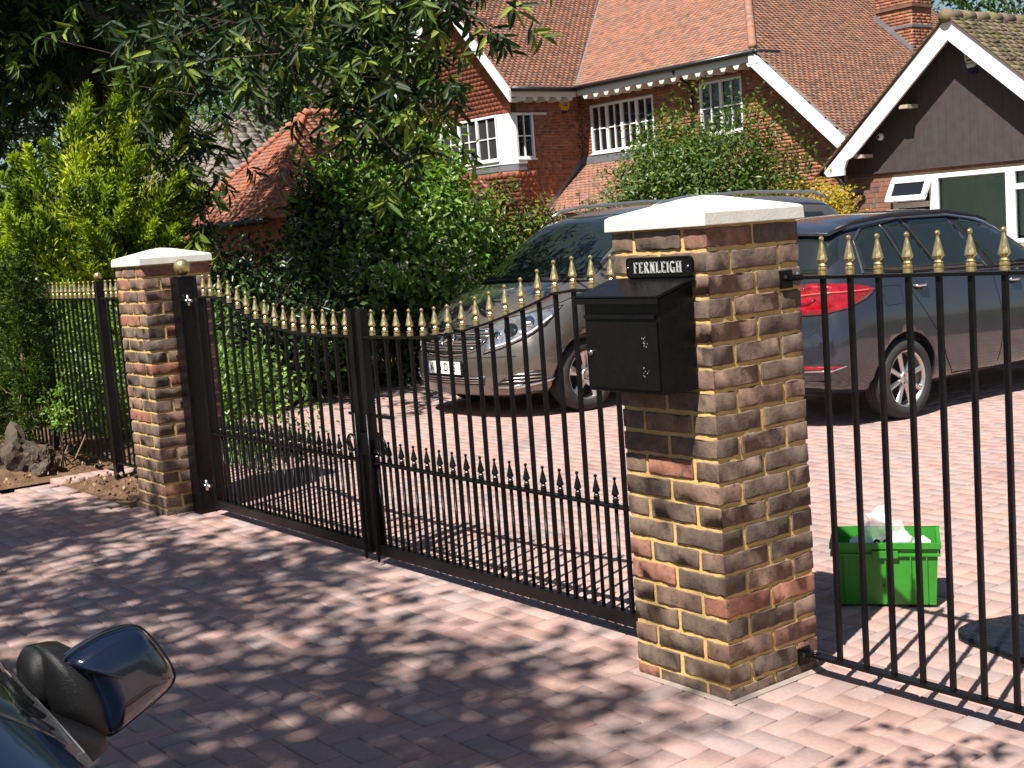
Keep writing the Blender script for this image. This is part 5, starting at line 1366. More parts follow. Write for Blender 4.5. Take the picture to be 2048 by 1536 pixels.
# ------------------------------------------------------------------ car in the foreground
fcar = tag(empty('foreground_car', (-1.60, -3.235, 0), R(-90)), 'dark blue car in the corner with its glossy door mirror showing', 'car')
fp = paint('midnight_blue_paint', (.006, .012, .030), .3, .14)
me2 = me.copy()
K2 = dict(K); K2['t'] = K['t']
me2, fb = body_mesh('body', K, car_def, [(t, wz2) for t in wt2], .352, .55)
link('body', me2, [fp, M['seam']], fcar)
for t in wt2:
    for sd in (-1, 1): wheel(fcar, (sd * .735, t, wz2), sd, wz2, .20, .208, 8, 'slim')
for sd in (-1, 1):
    ax_ = AX['side+'] if sd > 0 else AX['side-']
    panel('window_surround', fb, ax_, [(.50, 1.10), (.55, 1.33), (.68, 1.43), (1.15, 1.475), (1.75, 1.465), (2.12, 1.41), (2.50, 1.27), (2.90, 1.06), (2.90, .985), (2.0, 1.02), (1.05, 1.06), (.72, 1.085)], M['carglass'], fcar, .003, .05)
    panel('window_trim', fb, ax_, strip([(.72, 1.078), (1.05, 1.052), (2.0, 1.014), (2.9, .976)], .014), M['satin'], fcar, .006, .05)
    panel('waist_seal', fb, ax_, strip([(.72, 1.064), (1.05, 1.036), (2.0, .998), (2.9, .958)], .020), plain('grey_rubber_seal', (.10, .10, .105), .6), fcar, .008, .05)
panel('windscreen', fb, AX['high'], [(-.60, 1.04), (.60, 1.04), (.55, 1.45), (-.55, 1.45)], M['carglass'], fcar, .005, .06)
# door mirror of the foreground car on its gate side
fm = empty('door_mirror', (0, 0, 0), 0, fcar)
fcar_i = (Matrix.Translation((-1.60, -3.235, 0)) @ Matrix.Rotation(R(-90), 4, 'Z')).inverted()
def mirror_part(name, outline, dep, back, mat, x=1.10, n=4, loop=True):
    me = pillow(name, smooth_loop(outline, n) if loop else outline, dep, back, 9)
    me.transform(fcar_i @ Matrix(((0, 0, 1, x), (1, 0, 0, 0), (0, 1, 0, 0), (0, 0, 0, 1)))); return link(name, me, mat, fm)
capo = [(-2.434, 1.037), (-2.388, 1.056), (-2.354, 1.061), (-2.330, 1.059), (-2.314, 1.044), (-2.298, 1.018), (-2.283, .985), (-2.283, .965), (-2.303, .949), (-2.345, .928), (-2.380, .913), (-2.390, .922), (-2.399, .959), (-2.410, .996), (-2.422, 1.022)]
mirror_part('mirror_cap', capo, .050, .01, fp, 1.10)
t_ = NT('textured_black_plastic'); p_ = t_.obj()
M['texplastic'] = t_.set((.010, .010, .011), .36, None, t_.bump(t_.noise(700, 3, .6, p_).outputs[0], .0011), .5)
mirror_part('mirror_housing', [(-2.452, 1.040), (-2.436, 1.044), (-2.400, 1.020), (-2.370, .96), (-2.370, .915), (-2.384, .905), (-2.410, .915), (-2.440, .950), (-2.452, .975)], .046, .05, M['texplastic'], 1.085)
mirror_part('mirror_back', [(-2.446, 1.041), (-2.462, 1.034), (-2.471, 1.015), (-2.470, .987), (-2.464, .971), (-2.445, .958), (-2.40, .97), (-2.40, 1.03)], .02, .05, M['texplastic'], 1.06)
mirror_part('mirror_foot', [(-2.474, .966), (-2.440, .956), (-2.400, .930), (-2.388, .905), (-2.400, .893), (-2.425, .884), (-2.455, .92), (-2.490, .94)], .035, .06, M['texplastic'], 1.11)
for a, b in zip(capo[10:], capo[11:] + capo[:1]): pass
sm = MB(); q_ = [Vector((1.112, y, z)) for y, z in smooth_loop(capo, 4)]
sm.tube(q_ + q_[:1], .0016, 5); me = sm.mesh('cap_seam', True); me.transform(fcar_i); link('cap_seam', me, M['seam'], fm)
# ================================================================== PLANTS
def unit(a): return a / np.maximum(np.linalg.norm(a, axis=-1, keepdims=True), 1e-9)
def leaf_mesh(name, P, D, N, L, W, rnd, six=False, fold=.18, curl=.12):
    n = len(P); D = unit(D); N = unit(N - D * np.sum(N * D, -1, keepdims=True)); Sd = np.cross(D, N)
    L = np.broadcast_to(np.asarray(L, float), (n,))[:, None]; W = np.broadcast_to(np.asarray(W, float), (n,))[:, None]
    tip = P + D * L - N * (curl * L)
    if not six:
        V = np.stack([P, P + D * L * .45 + Sd * W * .5 + N * W * fold, tip, P + D * L * .45 - Sd * W * .5 + N * W * fold], 1)
        F = np.array([(0, 1, 2), (0, 2, 3)]); k = 4
    else:
        V = np.stack([P, P + D * L * .28 + Sd * W * .46 + N * W * fold, P + D * L * .66 + Sd * W * .38 + N * (W * fold - curl * L * .35), tip,
                      P + D * L * .66 - Sd * W * .38 + N * (W * fold - curl * L * .35), P + D * L * .28 - Sd * W * .46 + N * W * fold], 1)
        F = np.array([(0, 1, 2, 3), (0, 3, 4, 5)]); k = 6
    FF = (F[None] + k * np.arange(n)[:, None, None]).reshape(-1, F.shape[1])
    return fast_mesh(name, V.reshape(-1, 3), FF, np.repeat(rnd, 2), False)

def lumps(d, seed, k=7, amp=.22):
    r = np.random.default_rng(seed); out = np.zeros(len(d))
    for _ in range(k): a = unit(r.normal(0, 1, 3)); out += amp / k ** .5 * np.sin(r.uniform(2.5, 6) * (d @ a) + r.uniform(0, 6))
    return 1 + out

def sph(r, n, zmin=-.35):
    d = unit(r.normal(0, 1, (n * 3, 3))); d = d[d[:, 2] > zmin]; return d[:n]

def shrub_leaves(c, rad, shoots, per, L, W, seed, shell=(.45, 1.05), up=.5, droop=.25, spread=.16, zmin=-.4, amp=.25, rr=(0, 1), six=False, shoot_len=.3):
    r = np.random.default_rng(seed); d = sph(r, shoots, zmin); m = len(d)
    rho = lumps(d, seed + 1, 8, amp) * (shell[0] + (shell[1] - shell[0]) * r.random(m) ** .55)
    e = np.array(c) + d * np.array(rad) * rho[:, None]
    ax = unit(d * (1, 1, .7) + np.array([0, 0, up]) + r.normal(0, .3, (m, 3)))
    t = r.uniform(-1, .25, (m, per, 1)) * shoot_len
    P = e[:, None] + ax[:, None] * t + r.normal(0, spread * shoot_len, (m, per, 3))
    D = ax[:, None] * .45 + r.normal(0, .62, (m, per, 3)) + np.array([0, 0, -droop])
    N = np.array([0, 0, .8]) + d[:, None] * .75 + r.normal(0, .4, (m, per, 3))
    base = r.uniform(rr[0], rr[1], (m, 1)); rv = np.clip(base + r.normal(0, .16, (m, per)), 0, .999)
    P = P.reshape(-1, 3); k = P[:, 2] > .02
    n = len(P)
    return [P[k], D.reshape(-1, 3)[k], N.reshape(-1, 3)[k], (L * r.uniform(.65, 1.25, n))[k], (W * r.uniform(.75, 1.2, n))[k], rv.reshape(-1)[k], e]

def cat_leaves(*ls): return [np.concatenate([l[i] for l in ls]) for i in range(6)]

def plant(name, label, cat, base, leaves, mat, stems=(), smat=None, group=None, six=False, crown='crown', fold=.18, curl=.12, stem_name='stem'):
    root = tag(empty(name, base), label, cat, group)
    me = leaf_mesh(crown, leaves[0] - np.array(base), leaves[1], leaves[2], leaves[3], leaves[4], leaves[5], six, fold, curl)
    o = link(crown, me, mat, root)
    for pts, rad in stems:
        m = MB().tube([Vector(p) - Vector(base) for p in pts], rad, 6); m.build(stem_name, smat or M['bark'], root, True)
    return root

def stems_to(base, ends, r0=.02, n=6, seed=0, wob=.08):
    r = random.Random(seed); out = []
    for e in (ends if n is None else [ends[r.randrange(len(ends))] for _ in range(n)]):
        b = Vector(base) + Vector((r.uniform(-.12, .12), r.uniform(-.12, .12), 0)); e = Vector(e); pts = []
        for k in range(5):
            f = k / 4; p = b.lerp(e, f); p.z = b.z + (e.z - b.z) * (f ** .8); pts.append(p + Vector((r.uniform(-wob, wob), r.uniform(-wob, wob), 0)) * (0 if k in (0,) else 1))
        out.append((pts, [r0 * (1 - .18 * k) for k in range(5)]))
    return out

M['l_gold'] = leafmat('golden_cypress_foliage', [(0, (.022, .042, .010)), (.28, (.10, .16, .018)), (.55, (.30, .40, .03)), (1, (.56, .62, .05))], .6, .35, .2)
M['l_yew'] = leafmat('dark_conifer_foliage', [(0, (.03, .055, .014)), (.6, (.075, .125, .025)), (1, (.16, .22, .04))], .6, .25, .2)
M['l_shrub'] = leafmat('light_green_leaf', [(0, (.06, .12, .02)), (.5, (.13, .24, .035)), (1, (.25, .38, .055))], .38, .38)
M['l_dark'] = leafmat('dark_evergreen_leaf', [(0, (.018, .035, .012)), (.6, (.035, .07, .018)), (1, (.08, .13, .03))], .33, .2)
M['l_laurel'] = leafmat('glossy_laurel_leaf', [(0, (.03, .05, .015)), (.5, (.07, .11, .02)), (1, (.20, .23, .03))], .28, .22)
M['l_chest'] = leafmat('sweet_chestnut_leaf', [(0, (.011, .026, .007)), (.55, (.028, .056, .011)), (.85, (.08, .135, .02)), (1, (.27, .33, .05))], .5, .24, .25)  # dark stops paint the canopy shade, the brightest stop the sunlit sprigs
M['l_bg'] = leafmat('woodland_leaf', [(0, (.025, .055, .012)), (.5, (.05, .10, .02)), (1, (.10, .17, .03))], .5, .35)
M['l_house'] = leafmat('small_green_leaf', [(0, (.035, .065, .014)), (.5, (.075, .13, .022)), (1, (.15, .21, .035))], .4, .3)
M['l_yellow'] = leafmat('golden_leaf', [(0, (.20, .22, .02)), (.5, (.45, .37, .02)), (1, (.55, .30, .03))], .5, .35, .3)
M['petal'] = leafmat('white_petal', [(0, (.62, .58, .50)), (1, (.78, .74, .68))], .7, .3, .2)

# ---- golden cypress: plumes of scale leaves
def plume_tree(c, rad, plumes, per, seed, plen=.5, zmin=-.6, fan=.33, L=.055, W=.02, lo=0.0, amp=.2):
    r = np.random.default_rng(seed); d = sph(r, plumes, zmin); m = len(d)
    rho = lumps(d, seed + 3, 9, amp) * (.62 + .38 * r.random(m) ** .5)
    e = np.array(c) + d * np.array(rad) * rho[:, None]
    ax = unit(d * (1, 1, .35) + np.array([0, 0, .75]) + r.normal(0, .16, (m, 3)))
    s1 = unit(np.cross(ax, r.normal(0, 1, (m, 3)))); s2 = np.cross(ax, s1)
    t = r.random((m, per, 1)) ** .8
    wdt = fan * plen * (1 - t) * (.35 + .65 * t)* 1.6
    sc = plen * r.uniform(.6, 1.25, (m, 1, 1))
    a = r.normal(0, .5, (m, per, 1)); b = r.normal(0, .5, (m, per, 1))
    P = e[:, None] + ax[:, None] * (t - .75) * sc + s1[:, None] * a * wdt + s2[:, None] * b * wdt * .7
    D = ax[:, None] * .9 + s1[:, None] * a * .9 + s2[:, None] * b * .9 + r.normal(0, .18, (m, per, 3))
    N = d[:, None] + r.normal(0, .5, (m, per, 3))
    rv = np.clip(lo + .04 + .78 * t[..., 0] ** 1.5 + r.normal(0, .10, (m, per)) + r.normal(0, .1, (m, 1)), 0, .999)  # golden tips are new growth; plume bases coloured dark as shaded gaps
    P = P.reshape(-1, 3); n = len(P)
    return [P, D.reshape(-1, 3), N.reshape(-1, 3), L * r.uniform(.7, 1.4, n), W * r.uniform(.8, 1.3, n), rv.reshape(-1), e]
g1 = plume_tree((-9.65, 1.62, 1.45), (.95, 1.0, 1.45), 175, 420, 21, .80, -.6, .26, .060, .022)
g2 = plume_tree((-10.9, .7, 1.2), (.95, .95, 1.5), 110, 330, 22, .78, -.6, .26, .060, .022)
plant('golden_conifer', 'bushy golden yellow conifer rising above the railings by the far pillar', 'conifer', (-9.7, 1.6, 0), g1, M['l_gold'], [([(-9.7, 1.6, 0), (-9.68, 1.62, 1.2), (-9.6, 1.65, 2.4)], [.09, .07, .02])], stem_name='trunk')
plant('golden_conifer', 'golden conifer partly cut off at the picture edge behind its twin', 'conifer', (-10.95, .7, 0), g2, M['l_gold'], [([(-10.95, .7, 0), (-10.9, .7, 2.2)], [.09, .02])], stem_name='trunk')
# ---- small upright conifers before the railing
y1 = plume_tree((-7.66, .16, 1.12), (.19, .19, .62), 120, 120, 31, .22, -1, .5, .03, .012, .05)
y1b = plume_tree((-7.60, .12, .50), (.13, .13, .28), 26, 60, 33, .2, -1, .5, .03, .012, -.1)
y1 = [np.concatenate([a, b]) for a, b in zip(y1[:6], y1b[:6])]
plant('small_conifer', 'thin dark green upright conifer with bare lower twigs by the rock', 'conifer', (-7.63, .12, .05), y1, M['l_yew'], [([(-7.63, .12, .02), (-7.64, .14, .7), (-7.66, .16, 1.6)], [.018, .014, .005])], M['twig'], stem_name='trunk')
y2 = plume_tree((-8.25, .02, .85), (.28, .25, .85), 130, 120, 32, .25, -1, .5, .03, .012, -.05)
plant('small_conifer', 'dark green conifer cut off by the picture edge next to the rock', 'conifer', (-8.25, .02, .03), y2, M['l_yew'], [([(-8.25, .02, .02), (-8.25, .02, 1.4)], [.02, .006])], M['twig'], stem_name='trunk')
tw = MB(); rr = random.Random(4)
tr_ = tag(empty('dead_twigs', (-7.63, .12, .05)), 'dry brown twigs at the foot of the thin conifer', 'twigs')
for k in range(26):
    a = rr.uniform(0, 6.28); z0 = rr.uniform(.08, .55); l = rr.uniform(.08, .22); MB().tube([(0, 0, z0), (math.cos(a) * l * .6, math.sin(a) * l * .6, z0 + rr.uniform(.0, .1)), (math.cos(a) * l, math.sin(a) * l, z0 + rr.uniform(-.02, .2))], [.004, .003, .0015], 4).build('twig', M['twig'], tr_)
# ---- hedge behind the left railings
h1 = shrub_leaves((-6.9, 1.22, .62), (1.5, .38, .72), 330, 26, .055, .026, 41, (.3, 1.05), .4, .2, .2, -.9, .2, (.3, 1), False, .3)
plant('hedge_shrub', 'small leaved sunlit hedge seen through the railings beside the far pillar', 'hedge', (-6.9, 1.25, 0), h1, M['l_shrub'], stems_to((-6.9, 1.25, 0), h1[6], .012, 10, 2))
h2 = shrub_leaves((-8.75, 1.02, .62), (.95, .36, .72), 240, 26, .06, .028, 45, (.3, 1.05), .4, .2, .2, -.9, .2, (.35, 1), False, .3)
plant('hedge_shrub', 'yellow green hedge shrub behind the railing beside the small conifers', 'hedge', (-8.75, 1.02, 0), h2, M['l_shrub'], stems_to((-8.75, 1.02, 0), h2[6], .012, 8, 22))
s_ = shrub_leaves((-7.35, .30, .42), (.13, .12, .22), 16, 14, .05, .022, 43, (.3, 1), .5, .2, .2, -.6, .2, (.6, 1), False, .12)
plant('seedling', 'yellow green leafy seedling growing at the foot of the railings', 'plant', (-7.35, .3, .03), s_, M['l_shrub'], stems_to((-7.35, .3, .02), s_[6], .006, 4, 5, .02))
# ---- dark shrubs behind the gate
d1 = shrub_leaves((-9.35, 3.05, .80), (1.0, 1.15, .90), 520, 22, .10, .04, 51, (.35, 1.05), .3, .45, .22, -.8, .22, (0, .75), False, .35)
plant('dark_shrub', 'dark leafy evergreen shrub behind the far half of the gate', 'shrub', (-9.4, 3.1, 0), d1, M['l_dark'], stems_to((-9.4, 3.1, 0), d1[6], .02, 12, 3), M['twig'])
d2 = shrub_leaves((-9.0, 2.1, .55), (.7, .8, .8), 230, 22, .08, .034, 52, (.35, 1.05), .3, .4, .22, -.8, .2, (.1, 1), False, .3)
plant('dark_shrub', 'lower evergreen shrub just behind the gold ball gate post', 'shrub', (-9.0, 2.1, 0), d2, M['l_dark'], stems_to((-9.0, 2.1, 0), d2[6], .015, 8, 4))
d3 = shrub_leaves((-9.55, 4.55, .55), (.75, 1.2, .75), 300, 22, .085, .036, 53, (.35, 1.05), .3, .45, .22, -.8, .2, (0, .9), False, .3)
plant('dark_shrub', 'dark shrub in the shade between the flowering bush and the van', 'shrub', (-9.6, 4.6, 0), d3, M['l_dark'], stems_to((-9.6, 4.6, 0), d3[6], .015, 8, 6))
# ---- the tall flowering shrub
f1 = shrub_leaves((-9.95, 5.2, 1.42), (1.0, 1.12, 1.42), 640, 24, .115, .052, 61, (.45, 1.06), .35, .4, .22, -.6, .16, (.05, 1), True, .42)
root = plant('flowering_shrub', 'tall light green shrub with white blossom beside the van', 'shrub', (-9.95, 5.2, 0), f1, M['l_shrub'], stems_to((-9.95, 5.2, 0), f1[6], .022, 14, 7), None, None, True)
rb = np.random.default_rng(5)
sel = f1[6]; sel = sel[(sel[:, 2] < 1.9) & ((sel[:, 0] + 9.95) * .6 - (sel[:, 1] - 5.2) * .5 > -.1)]; sel = sel[rb.permutation(len(sel))[:90]]
P = (sel[:, None] + rb.normal(0, .035, (len(sel), 16, 3)) + np.array([.05, -.04, .03])).reshape(-1, 3); n = len(P)
me = leaf_mesh('blossom', P - np.array((-9.95, 5.2, 0)), rb.normal(0, 1, (n, 3)), rb.normal(0, 1, (n, 3)) + np.array([.3, -.5, .8]), .032 * rb.uniform(.7, 1.2, n), .024, rb.random(n)); link('blossom', me, M['petal'], root)
f2 = shrub_leaves((-10.4, 4.6, 1.25), (.60, .55, 1.22), 260, 22, .12, .05, 63, (.45, 1.06), .35, .5, .22, -.5, .24, (0, .75), True, .4)
plant('leafy_shrub', 'broad leaved dark green bush before the orange roof', 'shrub', (-10.4, 4.6, 0), f2, M['l_dark'], stems_to((-10.4, 4.6, 0), f2[6], .02, 10, 8), None, None, True)
# ---- laurel behind the van bonnet, bare twigs, shrubs by the house
l1 = shrub_leaves((-10.5, 7.0, 1.05), (1.1, 1.0, .92), 360, 22, .10, .048, 71, (.4, 1.05), .4, .35, .22, -.6, .2, (.05, 1), True, .3)
plant('laurel_bush', 'glossy laurel bush behind the van bonnet', 'shrub', (-10.5, 7.0, 0), l1, M['l_laurel'], stems_to((-10.5, 7.0, 0), l1[6], .02, 8, 9), None, None, True)
bt = tag(empty('bare_bush', (-13.4, 10.9, 0)), 'leafless brown twiggy bush under the lean-to roof', 'bush')
rr = random.Random(12)
for k in range(34):
    a = rr.uniform(0, 6.28); h = rr.uniform(1.3, 2.25); l = rr.uniform(.3, 1.1)
    p0 = Vector((rr.uniform(-.2, .2), rr.uniform(-.2, .2), 0)); p1 = Vector((math.cos(a) * l * .5, math.sin(a) * l * .5, h * .6)); p2 = Vector((math.cos(a) * l, math.sin(a) * l, h))
    m = MB().tube([p0, p1, p2], [.022, .015, .006], 5)
    for q in range(5):
        f = rr.uniform(.3, .95); b = p1.lerp(p2, f); e = b + Vector((rr.uniform(-.3, .3), rr.uniform(-.3, .3), rr.uniform(.05, .4))); m.tube([b, b.lerp(e, .5) + Vector((.03, .02, 0)), e], [.008, .006, .003], 4)
    m.build('branch', M['twig'], bt)
hs = shrub_leaves((-9.75, 9.95, 1.45), (1.05, 1.55, 1.50), 1000, 26, .078, .042, 81, (.5, 1.06), .6, .25, .22, -.4, .20, (.05, .95), False, .42)
hs2 = shrub_leaves((-9.75, 10.0, 1.45), (1.0, 1.5, 1.45), 80, 16, .07, .035, 82, (.85, 1.2), 1.0, .1, .14, .0, .25, (.3, 1), False, .4)
plant('house_shrub', 'large rounded green shrub in front of the brick house windows', 'shrub', (-9.75, 10.0, 0), cat_leaves(hs, hs2), M['l_house'], stems_to((-9.75, 10.0, 0), hs[6], .02, 14, 11))
yl = shrub_leaves((-8.75, 11.55, 1.15), (.55, .6, .85), 170, 20, .07, .036, 91, (.4, 1.05), .5, .2, .22, -.5, .2, (.1, 1), False, .25)
plant('golden_shrub', 'yellow orange leaved shrub against the bungalow corner', 'shrub', (-8.75, 11.55, 0), yl, M['l_yellow'], stems_to((-8.75, 11.55, 0), yl[6], .012, 6, 12))
yl2 = shrub_leaves((-9.1, 10.9, 1.3), (.6, .55, .75), 110, 18, .06, .032, 92, (.5, 1.05), .5, .2, .22, -.3, .2, (.0, .5), False, .25)
plant('golden_shrub', 'lime yellow shrub between the green shrub and the bungalow', 'shrub', (-9.1, 10.9, 0), yl2, M['l_yellow'], stems_to((-9.1, 10.9, 0), yl2[6], .012, 6, 13))

# ---- sweet chestnut: whorls of long leaves at the shoot ends
def whorls(E, A, per, L, W, seed, rr=(0, 1)):
    """E shoot ends, A shoot axes"""
    r = np.random.default_rng(seed); m = len(E); A = unit(A)
    s1 = unit(np.cross(A, r.normal(0, 1, (m, 3)))); s2 = np.cross(A, s1)
    ph = r.uniform(0, 6.28, (m, 1)) + np.arange(per)[None] * 2.4; back = (np.arange(per)[None] / per * .16 * r.uniform(.8, 1.3, (m, 1)))
    o = s1[:, None] * np.cos(ph)[..., None] + s2[:, None] * np.sin(ph)[..., None]
    P = E[:, None] - A[:, None] * back[..., None] + r.normal(0, .01, (m, per, 3))
    D = o + A[:, None] * .55 + np.array([0, 0, -.38]) + r.normal(0, .15, (m, per, 3))
    N = A[:, None] * .8 + np.array([0, 0, .7]) + r.normal(0, .2, (m, per, 3))
    rv = np.clip(r.uniform(rr[0], rr[1], (m, 1)) + r.normal(0, .08, (m, per)), 0, .999)
    n = m * per
    return [P.reshape(-1, 3), D.reshape(-1, 3), N.reshape(-1, 3), L * r.uniform(.7, 1.15, n), W * r.uniform(.8, 1.15, n), rv.reshape(-1)]
r = np.random.default_rng(101)
TR = np.array((-13.2, 3.2, 0))
# main crown masses; the unseen high clump nearest the gate is added to shade the limbs
def crown_pts(c, rad, n, seed, shell=(.35, 1.0), zmin=-1):
    q = np.random.default_rng(seed); d = sph(q, n, zmin); m = len(d); rho = lumps(d, seed, 9, .22) * (shell[0] + (shell[1] - shell[0]) * q.random(m) ** .6)
    return np.array(c) + d * np.array(rad) * rho[:, None], unit(d + q.normal(0, .5, (m, 3)) + np.array([0, 0, -.1]))
parts = []
for (c, rad, n, sd) in (((-14.0, 2.6, 5.9), (3.0, 3.4, 2.7), 2200, 1), ((-15.5, 6.4, 6.9), (2.6, 2.8, 2.0), 1200, 2), ((-13.4, -.6, 5.3), (2.3, 2.3, 2.5), 1500, 3), ((-9.9, .50, 7.2), (2.3, .9, 1.0), 1300, 7), ((-13.0, 1.0, 4.3), (1.6, 2.4, 1.3), 700, 8), ((-13.6, 4.0, 8.0), (3.2, 3.6, 1.8), 500, 4)):
    E, A = crown_pts(c, rad, n, 200 + sd); parts.append(whorls(E, A, 9, .19, .052, 300 + sd, (0, .8)))
# a hanging limb by the conifer and long outer sprays reaching over the gate
limbs = []
def limb(p0, p1, p2, n, spread, seed, rr=(.1, .9), per=9, L=.19):
    q = np.random.default_rng(seed); t = .42 + .58 * q.random(n) ** .9; p0, p1, p2 = map(np.array, (p0, p1, p2))
    C = (1 - t)[:, None] ** 2 * p0 + 2 * ((1 - t) * t)[:, None] * p1 + t[:, None] ** 2 * p2
    o = q.normal(0, 1, (n, 3)) * spread; E = C + o; A = unit(o + (p2 - p1) * .25 + np.array([0, 0, -.15]))
    parts.append(whorls(E, A, per, L, .046, seed + 7, rr))
    tt = np.linspace(0, 1, 7); Q = (1 - tt)[:, None] ** 2 * p0 + 2 * ((1 - tt) * tt)[:, None] * p1 + tt[:, None] ** 2 * p2
    limbs.append(([tuple(v) for v in Q], [.05 - .0068 * k for k in range(7)]))
    for k in range(0, n, 2):
        limbs_t.append((C[k], E[k]))
limbs_t = []
limb((-12, 2.6, 4.6), (-8.6, 2.2, 4.3), (-6.2, 2.0, 3.05), 90, np.array([.30, .30, .22]), 401, (.2, 1.0))
limb((-12, 3.0, 4.8), (-8.0, 3.2, 4.8), (-5.0, 3.05, 3.10), 100, np.array([.32, .32, .18]), 402, (.1, .9))
limb((-12, 3.4, 4.9), (-8.2, 3.6, 4.2), (-6.0, 3.1, 2.55), 100, np.array([.26, .26, .28]), 403, (.1, .9))
limb((-10, 3.2, 4.2), (-7.6, 3.1, 3.0), (-6.0, 3.0, 2.05), 46, np.array([.22, .22, .16]), 404, (.2, .9))
limb((-11, 3.6, 4.6), (-7.8, 3.5, 4.0), (-5.9, 3.1, 2.6), 80, np.array([.26, .26, .26]), 408, (.0, .8))
limb((-11, 1.9, 4.8), (-9.4, 2.2, 4.2), (-8.2, 2.1, 3.0), 70, np.array([.38, .38, .28]), 405, (.1, .9))
limb((-11.5, 2.4, 4.4), (-9.6, 2.5, 3.4), (-8.9, 2.40, 2.0), 80, np.array([.16, .18, .36]), 406, (0, .55))
allp = [np.concatenate([p[i] for p in parts]) for i in range(6)]
ends = crown_pts((-12.8, 3.4, 6), (2.6, 3.0, 2.2), 26, 900)[0]
stems = [([(-13.2, 3.2, 0), (-13.15, 3.2, 1.6), (-13.1, 3.25, 3.2), (-13.0, 3.3, 5.0), (-13.0, 3.4, 7.5)], [.30, .25, .22, .16, .07])]
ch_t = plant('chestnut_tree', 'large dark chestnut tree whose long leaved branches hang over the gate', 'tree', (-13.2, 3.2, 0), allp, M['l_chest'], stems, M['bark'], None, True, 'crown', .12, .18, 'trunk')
for e in ends:
    MB().tube([Vector((0, 0, 3.4)), Vector((e - TR) * (.5, .5, 1)) + Vector((0, 0, -.8)), Vector(e - TR)], [.10, .06, .02], 6).build('branch', M['bark'], ch_t, True)
for pts, rad in limbs: MB().tube([Vector(p) - Vector(TR) for p in pts], rad, 6).build('branch', M['bark'], ch_t, True)
tw = MB()
for a, b in limbs_t: tw.tube([Vector(a - TR), Vector(b - TR)], [.006, .003], 4, False)
tag(tw.build('twigs', M['bark'], ch_t), kind='stuff')

# ---- background woodland
def bg_tree(x, y, h, rad, n, seed, label, leaf=.22, col='l_bg', name='background_tree', group='trees beyond the houses'):
    base = np.array((x, y, 0.)); c = (x, y, h * .62)
    ls = shrub_leaves(c, (rad, rad, h * .42), n, 22, leaf, leaf * .6, seed, (.35, 1.05), .3, .2, .4, -.9, .3, (0, 1), False, .9)
    st = [([(x, y, 0), (x + .1, y, h * .3), (x, y, h * .75)], [.3, .24, .08])] + [([(x, y, h * .35), tuple(Vector(e).lerp(Vector((x, y, h * .5)), .4)), tuple(e)], [.12, .07, .03]) for e in ls[6][:7]]
    return plant(name, label, 'tree', tuple(base), ls, M[col], st, M['bark'], group, stem_name='trunk')
bg_tree(-46, 8, 13, 5.0, 420, 501, 'leafy woodland tree behind the grey roof near the picture edge')
bg_tree(-43, 15, 12.5, 4.6, 420, 502, 'bright green tree beyond the grey roof')
bg_tree(-38, 20.5, 12, 4.4, 420, 503, 'dense tree behind the orange roof ridge')
bg_tree(-36, 26, 13, 4.2, 360, 504, 'tree crowded against the white bargeboard of the brick house')
bg_tree(-52, 24, 17, 6.0, 360, 505, 'tallest far tree behind the houses')
bg_tree(-24, 43, 14, 5.5, 420, 506, 'dark tree above the bungalow ridge', .24)
bg_tree(-17, 45, 13, 5.0, 360, 507, 'second dark tree above the bungalow at the picture edge', .24)
bg_tree(-27, 12.6, 9, 2.4, 260, 508, 'young tree between the grey roof and the orange roof', .16)
bg_tree(-18.0, 2.8, 8.0, 2.8, 520, 509, 'shady garden tree behind the golden conifers', .13, 'l_dark')
# grey green fir beside the house gable
fr_ = plume_tree((-30.5, 16.5, 6.5), (2.2, 2.2, 5.5), 420, 60, 601, 1.3, -1, .5, .22, .07, -.05, .25)
t_ = leafmat('grey_green_fir_foliage', [(0, (.03, .04, .022)), (.6, (.075, .085, .045)), (1, (.13, .14, .075))], .7, .15, .2)
plant('fir_tree', 'olive grey fir behind the orange roof', 'tree', (-30.5, 16.5, 0), fr_, t_, [([(-30.5, 16.5, 0), (-30.5, 16.5, 11)], [.25, .05])], M['bark'], stem_name='trunk')

# ---- roadside trees behind the camera that dapple the drive
def shade_tree(x, y, crowns, seed, label, clusters, per, L):
    q = np.random.default_rng(seed); Ps = []
    for (c, rad, k) in crowns:
        d = sph(q, k, -1); m = len(d); e = np.array(c) + d * np.array(rad) * (q.random((m, 1)) ** .4)
        P = e[:, None] + q.normal(0, 1, (m, per, 3)) * clusters; Ps.append(P.reshape(-1, 3))
    P = np.concatenate(Ps); n = len(P)
    ls = [P, q.normal(0, 1, (n, 3)) + np.array([0, 0, -.3]), q.normal(0, .5, (n, 3)) + np.array([0, 0, 1]), L * q.uniform(.7, 1.2, n), L * .45 * q.uniform(.8, 1.2, n), q.random(n)]
    zt = max(c[2] for c, _, _ in crowns)
    st = [([(x, y, -.05), (x + .05, y, 2.2), (x, y + .1, 4.2), (x - .2, y + .2, zt)], [.22, .19, .15, .06])]
    for (c, rad, k) in crowns[::max(1, len(crowns) // 9)]: st.append(([(x, y, 3.2), tuple(Vector((x, y, 4.2)).lerp(Vector(c), .55)), tuple(c)], [.11, .07, .03]))
    return plant('roadside_tree', label, 'tree', (x, y, 0), ls, M['l_chest'], st, M['bark'], stem_name='trunk')
q_ = np.random.default_rng(77)
ZONE = [(-6.4, -4.0), (-6.4, -.55), (-5.2, -.25), (-2.7, .05), (-1.5, -.12), (-.75, -.30), (-.25, -.55), (.1, -1.0), (.4, -1.8), (.4, -4.0)]
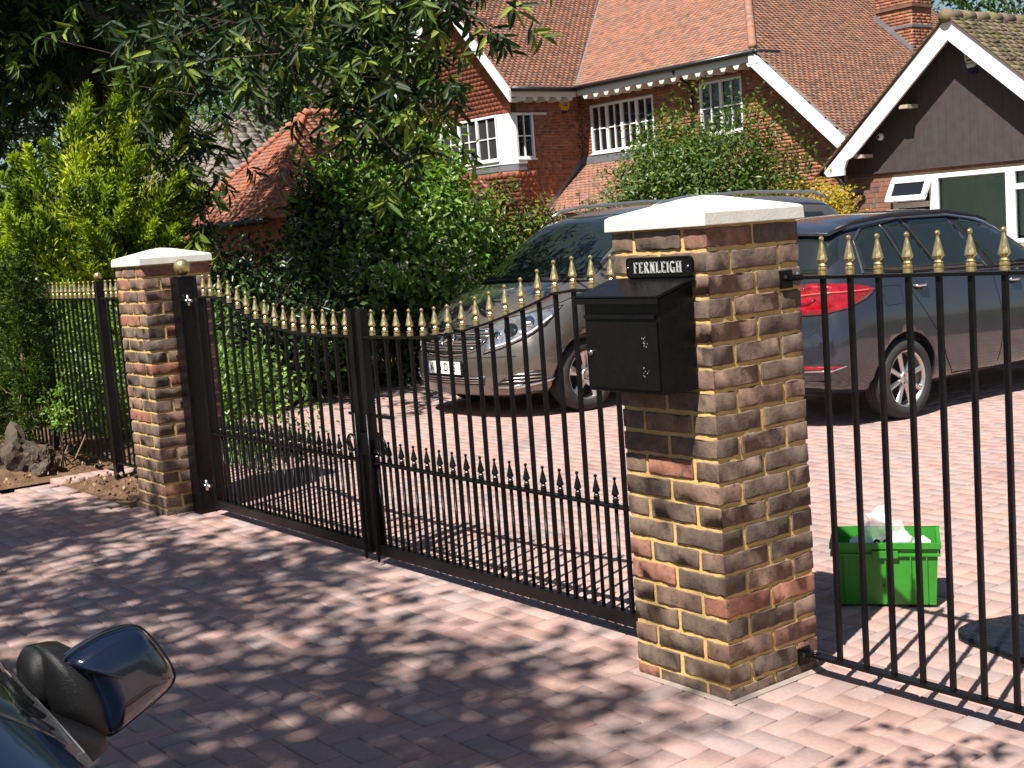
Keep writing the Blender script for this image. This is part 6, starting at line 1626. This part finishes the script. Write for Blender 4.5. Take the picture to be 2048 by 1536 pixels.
def spots(n, h0, h1):
    g_ = q_.uniform((-6.4, -4), (1, 0), (1500, 2)); g_ = g_[in_poly(g_, ZONE)][:n]; h_ = q_.uniform(h0, h1, len(g_))
    return [((a[0] + .224 * h, a[1] - .610 * h, h), (.05, .05, .05), 1) for a, h in zip(g_, h_)]
shade_tree(1.5, -9.0, spots(74, 6.4, 8.6), 701, 'roadside tree behind the viewer shading the drive', .34, 170, .17)
shade_tree(-4.5, -10.0, spots(110, 5.6, 7.4), 703, 'second roadside tree with thin outer sprays over the drive', .15, 34, .15)
sp = shade_tree(4.6, -6.5, [((1.55, -1.9, 3.2), (.42, .30, .12), 7), ((2.3, -2.4, 3.5), (.5, .4, .15), 6)], 702, 'small tree behind the viewer with one low branch over the railing', .10, 14, .09)

# ---- rock in the soil bed
def boulder(name, c, rad, seed, label):
    q = np.random.default_rng(seed); bm = bmesh.new(); bmesh.ops.create_icosphere(bm, subdivisions=4, radius=1)
    ks = [(Vector(q.normal(0, 1, 3)).normalized(), q.uniform(1.5, 7), q.uniform(0, 6), q.uniform(.02, .13)) for _ in range(14)]
    for v in bm.verts:
        d = 1 + sum(math.sin(k * v.co.dot(n_) + p) * a for n_, k, p, a in ks); p = v.co * d; v.co = (p.x * rad[0], p.y * rad[1], max(-.4, p.z) * rad[2])
    for v in bm.verts: v.co += Vector(q.normal(0, .006, 3))
    me = bpy.data.meshes.new(name); bm.to_mesh(me); bm.free(); shade(me, False)
    return tag(link(name, me, M['rock'], None, c), label, 'rock')
boulder('rock', (-7.52, -.04, .08), (.20, .19, .24), 3, 'weathered brown mossy rock on the soil at the picture edge')
boulder('rock', (-7.24, .10, .06), (.11, .10, .16), 5, 'smaller pale topped stone leaning on the mossy rock')
sk = tag(empty('fallen_sticks', (-7.5, .33, .06)), 'dry grey sticks leaning at the foot of the railings', 'sticks')
for k, (a, b) in enumerate((((0, 0, 0), (.22, .1, .16)), ((.15, -.05, 0), (.05, .08, .2)), ((.3, 0, .02), (.34, .1, .22)), ((-.1, .02, 0), (.2, -.08, .12)))): MB().tube([a, b], [.008, .006], 5).build('stick', M['twig'], sk)
